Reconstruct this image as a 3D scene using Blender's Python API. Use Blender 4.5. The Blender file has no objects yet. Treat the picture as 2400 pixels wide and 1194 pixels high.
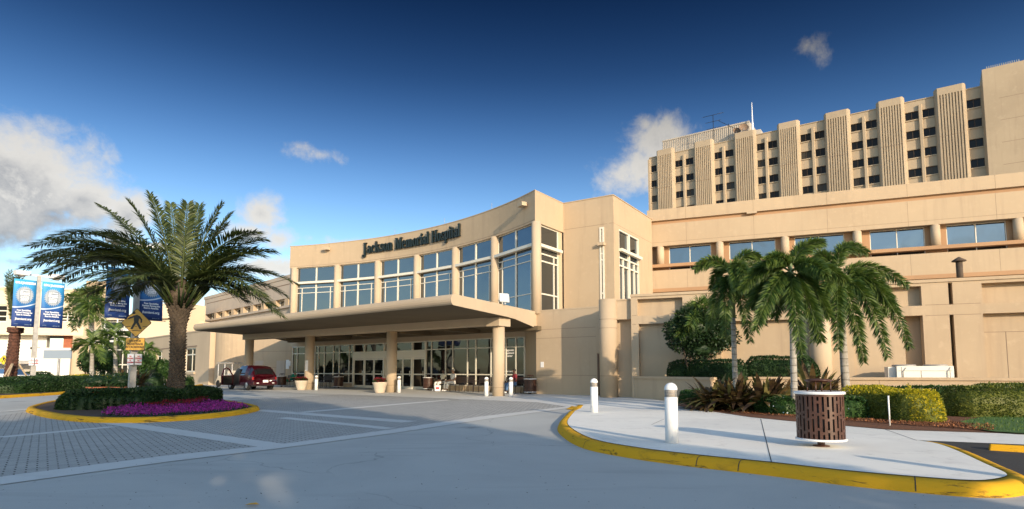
import bpy, bmesh, math, random
from mathutils import Vector, Matrix, noise as mnoise
R = math.radians
scene = bpy.context.scene
COL = scene.collection
# ---------------------------------------------------------------- camera
EYE = 1.3
PITCH = math.atan(120 / 1400)
cam_d = bpy.data.cameras.new('camera'); cam_d.sensor_width = 36; cam_d.lens = 21.0
cam_d.shift_y = (748 - 597) / 2400; cam_d.clip_start = .05; cam_d.clip_end = 3000
cam = bpy.data.objects.new('camera', cam_d); COL.objects.link(cam)
cam.location = (0, 0, EYE); cam.rotation_euler = (math.pi / 2 + PITCH, 0, 0)
scene.camera = cam
scene.view_settings.view_transform = 'Standard'; scene.view_settings.look = 'None'
scene.view_settings.exposure = 0.68
# ---------------------------------------------------------------- sky
SUN = Vector((math.sin(R(26)), -math.cos(R(26)), 0)) * math.cos(R(15.5)) + Vector((0, 0, math.sin(R(15.5))))
world = bpy.data.worlds.new("World"); scene.world = world; world.use_nodes = True
class NT:
    def __init__(s, tree): s.t = tree; s.n = tree.nodes; s.l = tree.links
    def new(s, typ, ins=None, **kw):
        nd = s.n.new(typ)
        for k, v in kw.items(): setattr(nd, k, v)
        for k, v in (ins or {}).items():
            if isinstance(v, bpy.types.NodeSocket): s.l.new(v, nd.inputs[k])
            else: nd.inputs[k].default_value = v
        return nd
    def m(s, op, a, b=0., c=0.):
        return s.new('ShaderNodeMath', {0: a, 1: b, 2: c}, operation=op).outputs[0]
    def ss(s, v, lo, hi, t0=0., t1=1.):
        return s.new('ShaderNodeMapRange', {0: v, 1: lo, 2: hi, 3: t0, 4: t1}, interpolation_type='SMOOTHSTEP').outputs[0]
    def mix(s, f, a, b, bt='MIX'):
        nd = s.new('ShaderNodeMix', data_type='RGBA', blend_type=bt)
        for i, v in ((0, f), (6, a), (7, b)):
            if isinstance(v, bpy.types.NodeSocket): s.l.new(v, nd.inputs[i])
            else: nd.inputs[i].default_value = v
        return nd.outputs[2]
    def noise(s, vec, scale, detail=4., rough=.55, dist=0.):
        return s.new('ShaderNodeTexNoise', {'Vector': vec, 'Scale': scale, 'Detail': detail, 'Roughness': rough, 'Distortion': dist}).outputs[0]
    def ramp(s, f, stops):
        nd = s.new('ShaderNodeValToRGB', {0: f}); cr = nd.color_ramp; cr.interpolation = 'B_SPLINE' if len(stops) > 4 else 'LINEAR'
        while len(cr.elements) < len(stops): cr.elements.new(.5)
        for e, (p, c) in zip(cr.elements, stops): e.position = p; e.color = (*c, 1)
        return nd.outputs[0]
def build_world():
    T = NT(world.node_tree); T.n.clear()
    sky = T.new('ShaderNodeTexSky', sky_type='NISHITA', sun_disc=False, sun_elevation=R(15.5),
                sun_rotation=math.atan2(SUN.x, SUN.y), altitude=0, air_density=1.0, dust_density=.6, ozone_density=3.0)
    tc = T.new('ShaderNodeTexCoord').outputs['Generated']
    sep = T.new('ShaderNodeSeparateXYZ', {0: tc}).outputs
    az = T.m('ARCTAN2', sep[0], sep[1]); el = T.m('ARCSINE', sep[2])
    # polarised, deep blue evening sky: clearer and darker with height
    tint = T.ramp(T.new('ShaderNodeMapRange', {0: el, 1: 0., 2: .65, 3: 0., 4: 1.}).outputs[0],
                  [(0, SKY_T[0]), (.27, SKY_T[1]), (.5, SKY_T[2]), (.72, SKY_T[3]), (1, SKY_T[4])])
    # tinted opposite the sun; unseen sky overhead and behind brightened as added fill
    tint = T.mix(T.m('MAXIMUM', T.ss(el, .68, 1.0), T.ss(sep[1], .35, -.2)), tint, (1.7, 1.56, 1.36, 1))
    base = T.mix(1., sky.outputs[0], tint, 'MULTIPLY')
    # clouds: soft blobs in azimuth / elevation broken up by fractal noise
    n1 = T.noise(tc, 8., 12., .62, .35); n2 = T.noise(tc, 30., 10., .65, .2)
    nz = T.m('ADD', T.m('MULTIPLY', T.m('SUBTRACT', n1, .52), 1.9), T.m('MULTIPLY', T.m('SUBTRACT', n2, .5), .75))
    dens = None
    for (a, e, ra, re, w) in CLOUDS:
        da = T.m('DIVIDE', T.m('SUBTRACT', az, R(a)), R(ra)); de = T.m('DIVIDE', T.m('SUBTRACT', el, R(e)), R(re))
        d = T.m('SQRT', T.m('ADD', T.m('MULTIPLY', da, da), T.m('MULTIPLY', de, de)))
        v = T.m('MULTIPLY', T.m('SUBTRACT', 1., d), w)
        dens = v if dens is None else T.m('MAXIMUM', dens, v)
    dn = T.m('ADD', dens, nz)
    # a scatter of high cloud on the sunward half of the sky
    back = T.ss(sep[1], -.1, -.5, 0., 1.)
    dn2 = T.m('MULTIPLY', back, T.m('MULTIPLY', T.ss(T.noise(tc, 3.2, 8., .6, .4), .47, .66), .8))
    mask = T.m('MAXIMUM', T.ss(dn, .02, .62), dn2)
    up = T.new('ShaderNodeVectorMath', {0: tc, 1: (.03, -.02, .045)}, operation='ADD').outputs[0]
    n1b = T.noise(up, 8., 12., .62, .35)
    lit = T.ss(T.m('SUBTRACT', n1, n1b), -.10, .12)
    thick = T.ss(dn, .55, 1.5)
    lit = T.m('MAXIMUM', lit, T.m('SUBTRACT', 1., thick))
    belly = T.m('MULTIPLY', T.ss(az, R(-30), R(-36)), T.ss(T.m('ADD', el, T.m('MULTIPLY', T.m('SUBTRACT', n1, .5), .22)), R(13.5), R(9.5)))
    lit = T.m('MULTIPLY', lit, T.m('SUBTRACT', 1., T.m('MULTIPLY', belly, .85)))
    cc = T.mix(lit, CL_DARK, CL_LIT)
    lum = T.ramp(T.new('ShaderNodeMapRange', {0: el, 1: 0., 2: .65, 3: 0., 4: 1.}).outputs[0],
                 [(0, (1, 1, 1)), (.5, (.75, .75, .75)), (.72, (.3, .3, .3)), (1, (.15, .15, .15))])
    cc = T.mix(1., cc, lum, 'MULTIPLY')
    col = T.mix(T.m('MULTIPLY', mask, CL_OP), base, cc)
    bg = T.new('ShaderNodeBackground', {0: col, 1: .15}); o = T.new('ShaderNodeOutputWorld'); T.l.new(bg.outputs[0], o.inputs[0])
SKY_T = [(1.1, 1.0, .93), (.92, .96, .95), (.32, .46, .60), (.055, .12, .21), (.006, .022, .05)]
CL_DARK = (1.35, 1.4, 1.55, 1); CL_LIT = (4.2, 4.0, 3.65, 1); CL_OP = .93
# azimuth, elevation, radii in degrees, weight
def to_dir(x, y, rx, ry, w):   # where each cloud bank stands in the sky: azimuth, elevation, radii (degrees), weight
    a = (x - 1200) / 1400; b = (748 - y) / 1400; c, s_ = math.cos(PITCH), math.sin(PITCH); v = Vector((a, c - b * s_, b * c + s_)).normalized()
    return (math.degrees(math.atan2(v.x, v.y)), math.degrees(math.asin(v.z)), math.degrees(1.35 * rx / 1400 / (1 + a * a)), math.degrees(1.35 * ry / 1400 / math.sqrt(1 + a * a)), w)
CLOUDS = [to_dir(*q) for q in [(50, 430, 230, 125, 1.25), (190, 470, 110, 75, 1.1), (300, 510, 75, 62, .9), (120, 510, 190, 42, .8), (-60, 480, 200, 100, 1.), (612, 500, 52, 42, .85), (585, 545, 85, 30, .7), (650, 560, 45, 26, .6),
    (800, 566, 70, 14, .6), (700, 346, 44, 20, .45), (752, 362, 50, 15, .36), (1560, 335, 80, 52, .75), (1600, 400, 90, 80, .7), (1500, 400, 80, 60, .55), (1450, 440, 70, 34, .36), (1512, 296, 22, 22, .4), (1888, 108, 34, 22, .34), (20, 612, 70, 14, .4), (620, 625, 120, 26, .6), (450, 700, 160, 40, .5), (320, 560, 90, 26, .4)]]
build_world()
sd = bpy.data.lights.new('sun', 'SUN'); sd.energy = 3.3; sd.angle = R(.5); sd.color = (1, .81, .58)
so = bpy.data.objects.new('sun', sd); COL.objects.link(so); so.rotation_euler = SUN.to_track_quat('Z', 'Y').to_euler()

# ---------------------------------------------------------------- measuring helpers
def ray(x, y):
    a = (x - 1200) / 1400; b = (748 - y) / 1400
    return a, math.cos(PITCH) - b * math.sin(PITCH), b * math.cos(PITCH) + math.sin(PITCH)
def P(x, y, z=0.):
    r = ray(x, y); t = (z - EYE) / r[2]; return Vector((r[0] * t, r[1] * t))
def D(x, y, Y):
    r = ray(x, y); t = Y / r[1]; return Vector((r[0] * t, Y, EYE + r[2] * t))
def Zat(x, y, Y):
    return D(x, y, Y).z
class Fr:
    """wall frame: s along the wall (to the right), d into the building, z up"""
    def __init__(s, p0, d): s.p = Vector(p0[:2]); s.u = Vector(d[:2]).normalized(); s.n = Vector((-s.u.y, s.u.x))
    def pt(s, a, d=0., z=0.):
        q = s.p + s.u * a + s.n * d; return Vector((q.x, q.y, z))
    def hit(s, x, y, d=0.):
        r = ray(x, y); o = s.p + s.n * d
        t = (o.dot(s.n)) / (r[0] * s.n.x + r[1] * s.n.y)
        q = Vector((r[0] * t, r[1] * t)); return (q - o).dot(s.u), EYE + r[2] * t
    def s(s_, x, y=800, d=0.): return s_.hit(x, y, d)[0]
    def z(s_, x, y, d=0.): return s_.hit(x, y, d)[1]
# ---------------------------------------------------------------- object helpers
ALL = []
def empty(name, loc=(0, 0, 0), rz=0.):
    o = bpy.data.objects.new(name, None); COL.objects.link(o); o.location = Vector(loc).to_3d(); o.rotation_euler.z = rz; o.empty_display_size = .2; return o
def tag(o, label=None, cat=None, group=None, kind=None):
    if label: o['label'] = label
    if cat: o['category'] = cat
    if group: o['group'] = group
    if kind: o['kind'] = kind
    return o
def kids(o): return [c for c in COL.objects if c.parent == o]
def copy_tree(o, parent=None, cache=None):
    c = o.copy(); COL.objects.link(c); c.parent = parent
    for ch in list(o.children): copy_tree(ch, c)
    return c
class MB:
    def __init__(s): s.v = []; s.f = []; s.mi = []; s.sm = []
    def face(s, pts, m=0, smooth=False):
        i = len(s.v); s.v += [tuple(p) for p in pts]; s.f.append(list(range(i, i + len(pts)))); s.mi.append(m); s.sm.append(smooth)
    def mesh(s, vs, fs, m=0, smooth=False):
        i = len(s.v); s.v += [tuple(p) for p in vs]
        for f in fs: s.f.append([i + k for k in f]); s.mi.append(m); s.sm.append(smooth)
    def hexa(s, c, m=0):   # 8 corners: bottom 4 ccw, top 4
        s.mesh(c, [(3, 2, 1, 0), (4, 5, 6, 7), (0, 1, 5, 4), (1, 2, 6, 5), (2, 3, 7, 6), (3, 0, 4, 7)], m)
    def box(s, x0, x1, y0, y1, z0, z1, m=0):
        s.hexa([(x0, y0, z0), (x1, y0, z0), (x1, y1, z0), (x0, y1, z0), (x0, y0, z1), (x1, y0, z1), (x1, y1, z1), (x0, y1, z1)], m)
    def fbox(s, F, s0, s1, d0, d1, z0, z1, m=0):
        s.hexa([F.pt(s0, d0, z0), F.pt(s1, d0, z0), F.pt(s1, d1, z0), F.pt(s0, d1, z0), F.pt(s0, d0, z1), F.pt(s1, d0, z1), F.pt(s1, d1, z1), F.pt(s0, d1, z1)], m)
    def prism(s, poly, z0, z1, m=0, cap=True, smooth=False):
        n = len(poly); a = sum(poly[i][0] * poly[(i + 1) % n][1] - poly[(i + 1) % n][0] * poly[i][1] for i in range(n))
        if a < 0: poly = poly[::-1]
        vs = [(p[0], p[1], z0) for p in poly] + [(p[0], p[1], z1) for p in poly]
        s.mesh(vs, [(i, (i + 1) % n, n + (i + 1) % n, n + i) for i in range(n)], m, smooth)
        if cap: s.mesh(vs, [tuple(range(n - 1, -1, -1)), tuple(range(n, 2 * n))], m)
    def lathe(s, prof, c=(0, 0, 0), n=24, m=0, smooth=True, rot=None, cap=True):
        vs = []; fs = []
        for (r, z) in prof:
            for k in range(n):
                a = 2 * math.pi * k / n; vs.append(Vector((r * math.cos(a), r * math.sin(a), z)))
        for j in range(len(prof) - 1):
            for k in range(n):
                k2 = (k + 1) % n; fs.append((j * n + k, j * n + k2, (j + 1) * n + k2, (j + 1) * n + k))
        if cap:
            if prof[0][0] > 1e-4: fs.append(tuple(range(n - 1, -1, -1)))
            if prof[-1][0] > 1e-4: fs.append(tuple((len(prof) - 1) * n + k for k in range(n)))
        if rot: vs = [rot @ v for v in vs]
        s.mesh([v + Vector(c) for v in vs], fs, m, smooth)
    def tube(s, pts, rad, n=8, m=0, smooth=True, cap=True):
        pts = [Vector(p) for p in pts]; rad = rad if isinstance(rad, (list, tuple)) else [rad] * len(pts)
        vs = []; fs = []; prev = None
        for i, p in enumerate(pts):
            t = (pts[min(i + 1, len(pts) - 1)] - pts[max(i - 1, 0)]).normalized()
            if prev is None: a = t.orthogonal().normalized()
            else: a = (prev - t * prev.dot(t)).normalized()
            prev = a; b = t.cross(a)
            for k in range(n):
                q = 2 * math.pi * (k + .5) / n; vs.append(p + (a * math.cos(q) + b * math.sin(q)) * rad[i])
        for j in range(len(pts) - 1):
            for k in range(n): k2 = (k + 1) % n; fs.append((j * n + k, j * n + k2, (j + 1) * n + k2, (j + 1) * n + k))
        if cap: fs.append(tuple(range(n - 1, -1, -1))); fs.append(tuple((len(pts) - 1) * n + k for k in range(n)))
        s.mesh(vs, fs, m, smooth)
    def build(s, name, mats, parent=None, bevel=0., off=None):
        if not isinstance(mats, (list, tuple)): mats = [mats]
        me = bpy.data.meshes.new(name); o_ = Vector(off) if off else (parent_loc(parent) if parent else Vector((0, 0, 0)))
        vs = [tuple(Vector(v).to_3d() - o_) if True else v for v in s.v]
        me.from_pydata(vs, [], s.f)
        for mt in mats: me.materials.append(mt)
        me.polygons.foreach_set('material_index', s.mi); me.polygons.foreach_set('use_smooth', s.sm); me.update()
        ob = bpy.data.objects.new(name, me); COL.objects.link(ob)
        if parent: ob.parent = parent
        if not parent and off: ob.location = o_
        if bevel:
            b = ob.modifiers.new('bevel', 'BEVEL'); b.width = bevel; b.segments = 2; b.limit_method = 'ANGLE'; b.angle_limit = R(40)
        return ob
def parent_loc(p):
    v = Vector((0, 0, 0))
    while p: v += p.location; p = p.parent
    return v
def wallgrid(mb, F, s0, s1, z0, z1, th, holes, m=0, d0=0.):
    """wall slab with rectangular openings (a0,a1,b0,b1)"""
    xs = sorted({s0, s1, *[h[0] for h in holes], *[h[1] for h in holes]}); xs = [x for x in xs if s0 <= x <= s1]
    for a, b in zip(xs, xs[1:]):
        if b - a < 1e-4: continue
        c = (a + b) / 2; hs = sorted([(h[2], h[3]) for h in holes if h[0] < c < h[1]]); z = z0
        for (p, q) in hs:
            if p > z + 1e-4: mb.fbox(F, a, b, d0, d0 + th, z, min(p, z1), m)
            z = max(z, q)
        if z < z1 - 1e-4: mb.fbox(F, a, b, d0, d0 + th, z, z1, m)
# ---------------------------------------------------------------- materials
def mat(name, col, rough=.7, metal=0., spec=.5, noise=None, bump=0., bscale=60., noise2=None, sheen=0, extra=None, trans=0., ior=None):
    m = bpy.data.materials.new(name); m.use_nodes = True; T = NT(m.node_tree); b = T.n['Principled BSDF']
    tc = T.new('ShaderNodeNewGeometry').outputs['Position'] if noise or bump or noise2 or extra else None
    c = (*col, 1)
    if noise:   # (scale, second colour, lo, hi)
        f = T.ss(T.noise(tc, noise[0], 5., .6), noise[2], noise[3]); c = T.mix(f, c, (*noise[1], 1))
    if noise2:
        f = T.ss(T.noise(tc, noise2[0], 6., .65), noise2[2], noise2[3]); c = T.mix(f, c, (*noise2[1], 1))
    if extra: c = extra(T, tc, c)
    if isinstance(c, bpy.types.NodeSocket): T.l.new(c, b.inputs['Base Color'])
    else: b.inputs['Base Color'].default_value = c
    b.inputs['Roughness'].default_value = rough; b.inputs['Metallic'].default_value = metal; b.inputs['Specular IOR Level'].default_value = spec
    if ior: b.inputs['IOR'].default_value = ior
    if trans: b.inputs['Transmission Weight'].default_value = trans
    if bump:
        h = T.noise(tc, bscale, 4., .6); bn = T.new('ShaderNodeBump', {'Height': h, 'Strength': bump, 'Distance': .10 / bscale}); T.l.new(bn.outputs[0], b.inputs['Normal'])
    return m
def streaks(T, tc, c, amt=.42, col=(.27, .20, .15, 1)):
    c = T.mix(T.ss(T.noise(tc, .09, 4., .6), .4, .65, 0., .35), c, (.44, .35, .245, 1))
    mp = T.new('ShaderNodeMapping', {0: tc, 'Scale': (1.6, 1.6, .12)}).outputs[0]
    f = T.ss(T.noise(mp, 1.6, 6., .6), .5, .85, 0., amt); return T.mix(f, c, col)
M = {}
M['stucco'] = mat('stucco', (.50, .385, .26), .9, spec=.2, noise=(.22, (.45, .345, .233), .35, .7), noise2=(3.5, (.53, .41, .28), .5, .8), bump=.35, bscale=45, extra=streaks)
M['stucco_pale'] = mat('stucco_pale', (.545, .43, .30), .85, spec=.25, noise=(.3, (.49, .385, .27), .35, .7), bump=.25, bscale=45, extra=lambda T, t, c: streaks(T, t, c, .15))
M['stucco_grey'] = mat('stucco_grey', (.50, .42, .34), .88, spec=.25, noise=(.3, (.44, .37, .30), .35, .7), bump=.25, bscale=45, extra=streaks)
M['stucco_tan'] = mat('stucco_tan', (.43, .26, .145), .85, spec=.25, noise=(.5, (.38, .23, .13), .35, .7), bump=.25, bscale=45)
M['soffit'] = mat('soffit_with_shade', (.15, .115, .07), .9, spec=.2, noise=(.6, (.125, .095, .06), .35, .7))  # shade beneath the canopy is put into this darker underside colour
M['groove'] = mat('groove', (.20, .14, .10), .9)
M['tower'] = mat('tower_concrete', (.43, .35, .25), .9, spec=.2, noise=(.12, (.37, .30, .215), .35, .7), noise2=(1.2, (.46, .38, .275), .5, .8), bump=.3, bscale=20, extra=lambda T, t, c: streaks(T, t, c, .35))
M['tower_metal'] = mat('tower_siding', (.46, .42, .36), .7, noise=(.3, (.40, .36, .31), .3, .7))
M['frame'] = mat('window_frame_paint', (.72, .68, .58), .45, spec=.4)
M['alu'] = mat('aluminium', (.62, .60, .54), .35, metal=.4)
def glassmat(name, col, refl, dark, rough=.02, blind=None):
    m = bpy.data.materials.new(name); m.use_nodes = True; T = NT(m.node_tree); T.n.clear()
    tc = T.new('ShaderNodeNewGeometry').outputs['Position']
    nrm = None
    h = T.noise(tc, .45, 2., .5); bn = T.new('ShaderNodeBump', {'Height': h, 'Strength': .2, 'Distance': .12}); nrm = bn.outputs[0]
    g = T.new('ShaderNodeBsdfGlossy', {'Color': (*col, 1), 'Roughness': rough, 'Normal': nrm})
    oi = T.new('ShaderNodeObjectInfo').outputs['Random']
    dk = T.mix(T.ss(oi, .70, .72), (*dark, 1), (*blind, 1)) if blind else (*dark, 1)
    d = T.new('ShaderNodeBsdfDiffuse', {'Color': dk})
    fr = T.new('ShaderNodeFresnel', {'IOR': 1.45})
    f = T.m('MINIMUM', T.m('ADD', T.m('MULTIPLY', fr.outputs[0], .9), refl), 1.)
    x = T.new('ShaderNodeMixShader', {0: f, 1: d.outputs[0], 2: g.outputs[0]}); o = T.new('ShaderNodeOutputMaterial'); T.l.new(x.outputs[0], o.inputs[0]); return m
M['glass'] = glassmat('tinted_glass', (.40, .45, .50), .36, (.012, .016, .02))
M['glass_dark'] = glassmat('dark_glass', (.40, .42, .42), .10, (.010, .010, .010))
M['glass_black'] = glassmat('black_glass', (.28, .28, .28), .02, (.010, .009, .008), .1, (.05, .044, .034))
M['white'] = mat('white_paint', (.80, .80, .80), .35, noise=(6, (.72, .72, .70), .5, .8))
M['white_warm'] = mat('white_wall_paint', (.80, .77, .70), .8, noise=(.3, (.74, .71, .64), .4, .7))
M['cream'] = mat('cream_wall_paint', (.74, .62, .45), .85, noise=(.2, (.68, .57, .41), .35, .7))
M['brick'] = mat('red_brick', (.38, .13, .07), .9, noise=(3, (.30, .10, .06), .4, .7))
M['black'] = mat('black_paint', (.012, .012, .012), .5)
M['green_black'] = mat('dark_green_letter', (.008, .016, .016), .45)
def concrete_extra(T, tc, c):
    n = T.noise(tc, .35, 6., .6, .6); c = T.mix(T.ss(n, .38, .7, 0., .55), c, (.38, .385, .37, 1))
    n2 = T.noise(tc, 90., 3., .7); c = T.mix(T.ss(n2, .45, .75, 0., .35), c, (.2, .2, .2, 1))
    v = T.new('ShaderNodeTexVoronoi', {'Vector': tc, 'Scale': 2.2, 'Randomness': 1.}).outputs[0]
    c = T.mix(T.ss(v, .02, .045, .85, 0.), c, (.05, .045, .04, 1))
    wp = T.new('ShaderNodeVectorMath', {0: tc, 1: T.new('ShaderNodeTexNoise', {'Vector': tc, 'Scale': .8, 'Detail': 5.}).outputs[1]}, operation='ADD').outputs[0]
    vc = T.new('ShaderNodeTexVoronoi', {'Vector': wp, 'Scale': .16}, feature='DISTANCE_TO_EDGE').outputs[0]
    c = T.mix(T.m('MULTIPLY', T.ss(vc, .0012, .003, .35, 0.), T.ss(T.noise(tc, .3, 2.), .42, .55)), c, (.12, .12, .12, 1))
    st = T.new('ShaderNodeTexVoronoi', {'Vector': tc, 'Scale': .45, 'Randomness': 1.}).outputs[0]
    c = T.mix(T.ss(T.m('ADD', st, T.m('MULTIPLY', T.noise(tc, 5., 5.), .25)), .2, .30, .45, 0.), c, (.10, .095, .09, 1))
    mp = T.new('ShaderNodeMapping', {0: tc, 'Rotation': (0, 0, R(50)), 'Scale': (.25, 2.5, 1)}).outputs[0]
    c = T.mix(T.ss(T.noise(mp, .9, 6., .65), .52, .8, 0., .4), c, (.2, .2, .2, 1)); return c
M['road'] = mat('road_concrete', (.50, .505, .475), .8, spec=.35, bump=.5, bscale=130, extra=concrete_extra)
def pave_extra(T, tc, c):
    n2 = T.noise(tc, 120., 3., .7); c = T.mix(T.ss(n2, .5, .8, 0., .25), c, (.5, .5, .49, 1))
    v = T.new('ShaderNodeTexVoronoi', {'Vector': tc, 'Scale': 1.3}).outputs[0]
    c = T.mix(T.ss(v, .012, .03, .7, 0.), c, (.15, .13, .1, 1))
    g = T.noise(tc, 2.6, 8., .7, .8); c = T.mix(T.ss(g, .52, .70, 0., .4), c, (.45, .42, .38, 1)); c = T.mix(T.ss(T.noise(tc, .25, 4., .6, 1.), .45, .65, 0., .35), c, (.60, .585, .54, 1))
    return T.mix(T.ss(T.noise(tc, .7, 6., .6), .5, .8, 0., .35), c, (.62, .61, .59, 1))
M['pavement'] = mat('pavement_concrete', (.86, .835, .76), .75, spec=.3, bump=.3, bscale=120, extra=pave_extra)
M['band'] = mat('smooth_concrete_band', (.62, .62, .59), .75, spec=.3, bump=.2, bscale=120, extra=pave_extra)
def paver_extra(T, tc, c):
    mp = T.new('ShaderNodeMapping', {0: tc, 'Rotation': (0, 0, R(-38))}).outputs[0]
    w = T.new('ShaderNodeVectorMath', {0: mp, 1: T.new('ShaderNodeCombineXYZ', {0: 0., 1: T.m('MULTIPLY', T.m('SINE', T.m('MULTIPLY', T.new('ShaderNodeSeparateXYZ', {0: mp}).outputs[0], 56.)), .012)}).outputs[0]}, operation='ADD').outputs[0]
    br = T.new('ShaderNodeTexBrick', {'Vector': w, 'Color1': (.52, .51, .475, 1), 'Color2': (.42, .415, .39, 1), 'Mortar': (.11, .105, .095, 1), 'Scale': 1., 'Mortar Size': .012, 'Mortar Smooth': .3, 'Brick Width': .225, 'Row Height': .115}, offset=.5)
    n = T.noise(tc, .5, 6., .6, .5); c = T.mix(T.ss(n, .35, .75, 0., .5), br.outputs[0], (.34, .335, .315, 1))
    return T.mix(T.ss(T.noise(tc, 14., 4., .7), .5, .8, 0., .35), c, (.34, .33, .31, 1))
M['paver'] = mat('interlocking_pavers', (.25, .25, .24), .85, spec=.25, bump=.5, bscale=60, extra=paver_extra)
def kerb_extra(T, tc, c):
    c = T.mix(T.ss(T.noise(tc, 1.4, 6., .7, .5), .54, .74, 0., .85), c, (.26, .16, .03, 1))
    mp = T.new('ShaderNodeMapping', {0: tc, 'Scale': (.8, .8, 5)}).outputs[0]
    c = T.mix(T.ss(T.noise(mp, 1.9, 9., .72, 1.), .56, .64, 0., .8), c, (.035, .03, .025, 1))
    return T.mix(T.ss(T.noise(tc, 60., 4., .7), .55, .8, 0., .4), c, (.5, .36, .12, 1))
M['kerb'] = mat('yellow_kerb_paint', (.66, .36, .02), .85, spec=.15, bump=.4, bscale=50, extra=kerb_extra)
M['asphalt'] = mat('dark_asphalt', (.034, .035, .036), .85, noise=(80, (.09, .085, .08), .5, .75), noise2=(.6, (.022, .022, .022), .5, .7), bump=.6, bscale=150)
M['mulch'] = mat('bark_mulch', (.22, .075, .025), .95, noise=(35, (.07, .025, .012), .4, .6), noise2=(90, (.42, .2, .08), .6, .75), bump=1., bscale=60)
M['soil'] = mat('dark_soil', (.06, .035, .02), .95, noise=(20, (.12, .06, .03), .5, .7), bump=.8, bscale=50)
M['grass'] = mat('lawn_grass', (.065, .15, .025), .9, noise=(30, (.03, .085, .012), .4, .65), noise2=(.8, (.11, .19, .03), .5, .75), bump=1., bscale=120)
def leaf(name, c1, c2, rough=.5, tr=.25, sc=2.5):
    m = bpy.data.materials.new(name); m.use_nodes = True; T = NT(m.node_tree); T.n.clear()
    g = T.new('ShaderNodeNewGeometry'); tc = g.outputs['Position']; rnd = g.outputs['Random Per Island']
    f = T.ss(T.m('ADD', T.m('MULTIPLY', T.noise(tc, sc, 3., .6), .6), T.m('MULTIPLY', rnd, .5)), .35, .75)
    c = T.mix(f, (*c1, 1), (*c2, 1))
    b = T.new('ShaderNodeBsdfPrincipled', {'Base Color': c, 'Roughness': rough, 'Specular IOR Level': .35})
    t = T.new('ShaderNodeBsdfTranslucent', {'Color': T.mix(.5, c, (c2[0] * 1.5, c2[1] * 1.7, c2[2], 1))})
    x = T.new('ShaderNodeMixShader', {0: tr, 1: b.outputs[0], 2: t.outputs[0]}); o = T.new('ShaderNodeOutputMaterial'); T.l.new(x.outputs[0], o.inputs[0]); return m
M['hedge'] = leaf('hedge_leaf', (.018, .05, .014), (.05, .11, .025))
M['hedge_dark'] = leaf('dark_hedge_leaf', (.010, .03, .010), (.028, .065, .018))
M['hedge_gold'] = leaf('golden_hedge_leaf', (.14, .17, .012), (.62, .50, .03), tr=.3)
M['hedge_olive'] = leaf('olive_hedge_leaf', (.05, .08, .015), (.16, .18, .03))
M['palm_date'] = leaf('date_palm_leaflet', (.024, .042, .014), (.11, .135, .04), .45, .2)
M['palm_fox'] = leaf('foxtail_leaflet', (.022, .06, .014), (.13, .19, .04), .45, .2, 1.5)
M['leaf_dark'] = leaf('dark_tree_leaf', (.006, .020, .007), (.025, .055, .015), .5, .15)
M['leaf_bright'] = leaf('bright_tree_leaf', (.04, .10, .02), (.13, .2, .04))
M['ti'] = leaf('bronze_ti_leaf', (.035, .022, .016), (.13, .085, .035), .4, .15, 6)
M['ti2'] = leaf('green_bronze_leaf', (.05, .055, .02), (.24, .20, .07), .4, .2, 6)
M['flower_mag'] = leaf('magenta_petal', (.20, .010, .15), (.42, .04, .34), .6, .3, 9)
M['flower_red'] = leaf('crimson_petal', (.10, .003, .012), (.27, .008, .025), .6, .2, 9)
def bark_rings(T, tc, c, sc=9., dark=(.10, .085, .065, 1)):
    z = T.new('ShaderNodeSeparateXYZ', {0: tc}).outputs[2]
    w = T.m('SINE', T.m('ADD', T.m('MULTIPLY', z, sc * 6.283), T.m('MULTIPLY', T.noise(tc, 3., 3.), 2.)))
    return T.mix(T.ss(w, .82, .98, 0., .7), c, dark)
M['trunk_grey'] = mat('ringed_grey_bark', (.36, .34, .30), .85, noise=(8, (.26, .24, .21), .4, .7), bump=.4, bscale=40, extra=lambda T, t, c: bark_rings(T, t, c, 5.))
M['shaft'] = mat('green_crownshaft', (.18, .24, .10), .5, noise=(4, (.26, .28, .14), .4, .7))
M['trunk_date'] = mat('date_palm_bark', (.10, .075, .05), .95, noise=(12, (.07, .05, .035), .4, .6), noise2=(40, (.20, .155, .105), .55, .75), bump=1., bscale=35)
M['trunk_brown'] = mat('brown_bark', (.085, .055, .035), .9, noise=(10, (.04, .028, .02), .4, .6), bump=.8, bscale=30)
M['bin'] = mat('brown_slatted_metal', (.085, .036, .023), .38, spec=.5, noise=(8, (.06, .026, .017), .4, .7))
M['concrete_pot'] = mat('cast_stone_pot', (.56, .47, .37), .85, noise=(5, (.58, .49, .38), .4, .7), bump=.3)
M['terracotta'] = mat('terracotta', (.30, .10, .05), .8)
M['galv'] = mat('galvanised_pole', (.38, .37, .35), .55, metal=.3, noise=(6, (.30, .29, .27), .4, .7))
M['sign_yellow'] = mat('sign_yellow', (.75, .42, .04), .5)
M['sign_bright_yellow'] = mat('bright_sign_yellow', (.85, .6, .03), .5)  # brighter yellow of the far crossing sign
M['sign_red'] = mat('sign_red', (.45, .02, .03), .5)
M['wood'] = mat('raw_timber', (.42, .33, .22), .8, noise=(8, (.33, .25, .16), .4, .6))
# ================================================================ GROUND
def sheet(name, poly, z, m, kind='structure', label=None, cat=None):
    n_ = len(poly); ar = sum(poly[i][0] * poly[(i + 1) % n_][1] - poly[(i + 1) % n_][0] * poly[i][1] for i in range(n_))
    if ar < 0: poly = list(poly)[::-1]
    mb = MB(); mb.face([(p[0], p[1], z) for p in poly]); o = mb.build(name, m); tag(o, label, cat, kind=kind)
    return o
sheet('ground', [(-900, -300), (900, -300), (900, 1500), (-900, 1500)], -.012, M['asphalt'])
sheet('road', [(-70, -40), (40, -40), (40, 20), (20, 60), (-70, 60)], 0, M['road'])
def PP(lst, z=0.): return [P(x, y, z) for x, y in lst]
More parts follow.
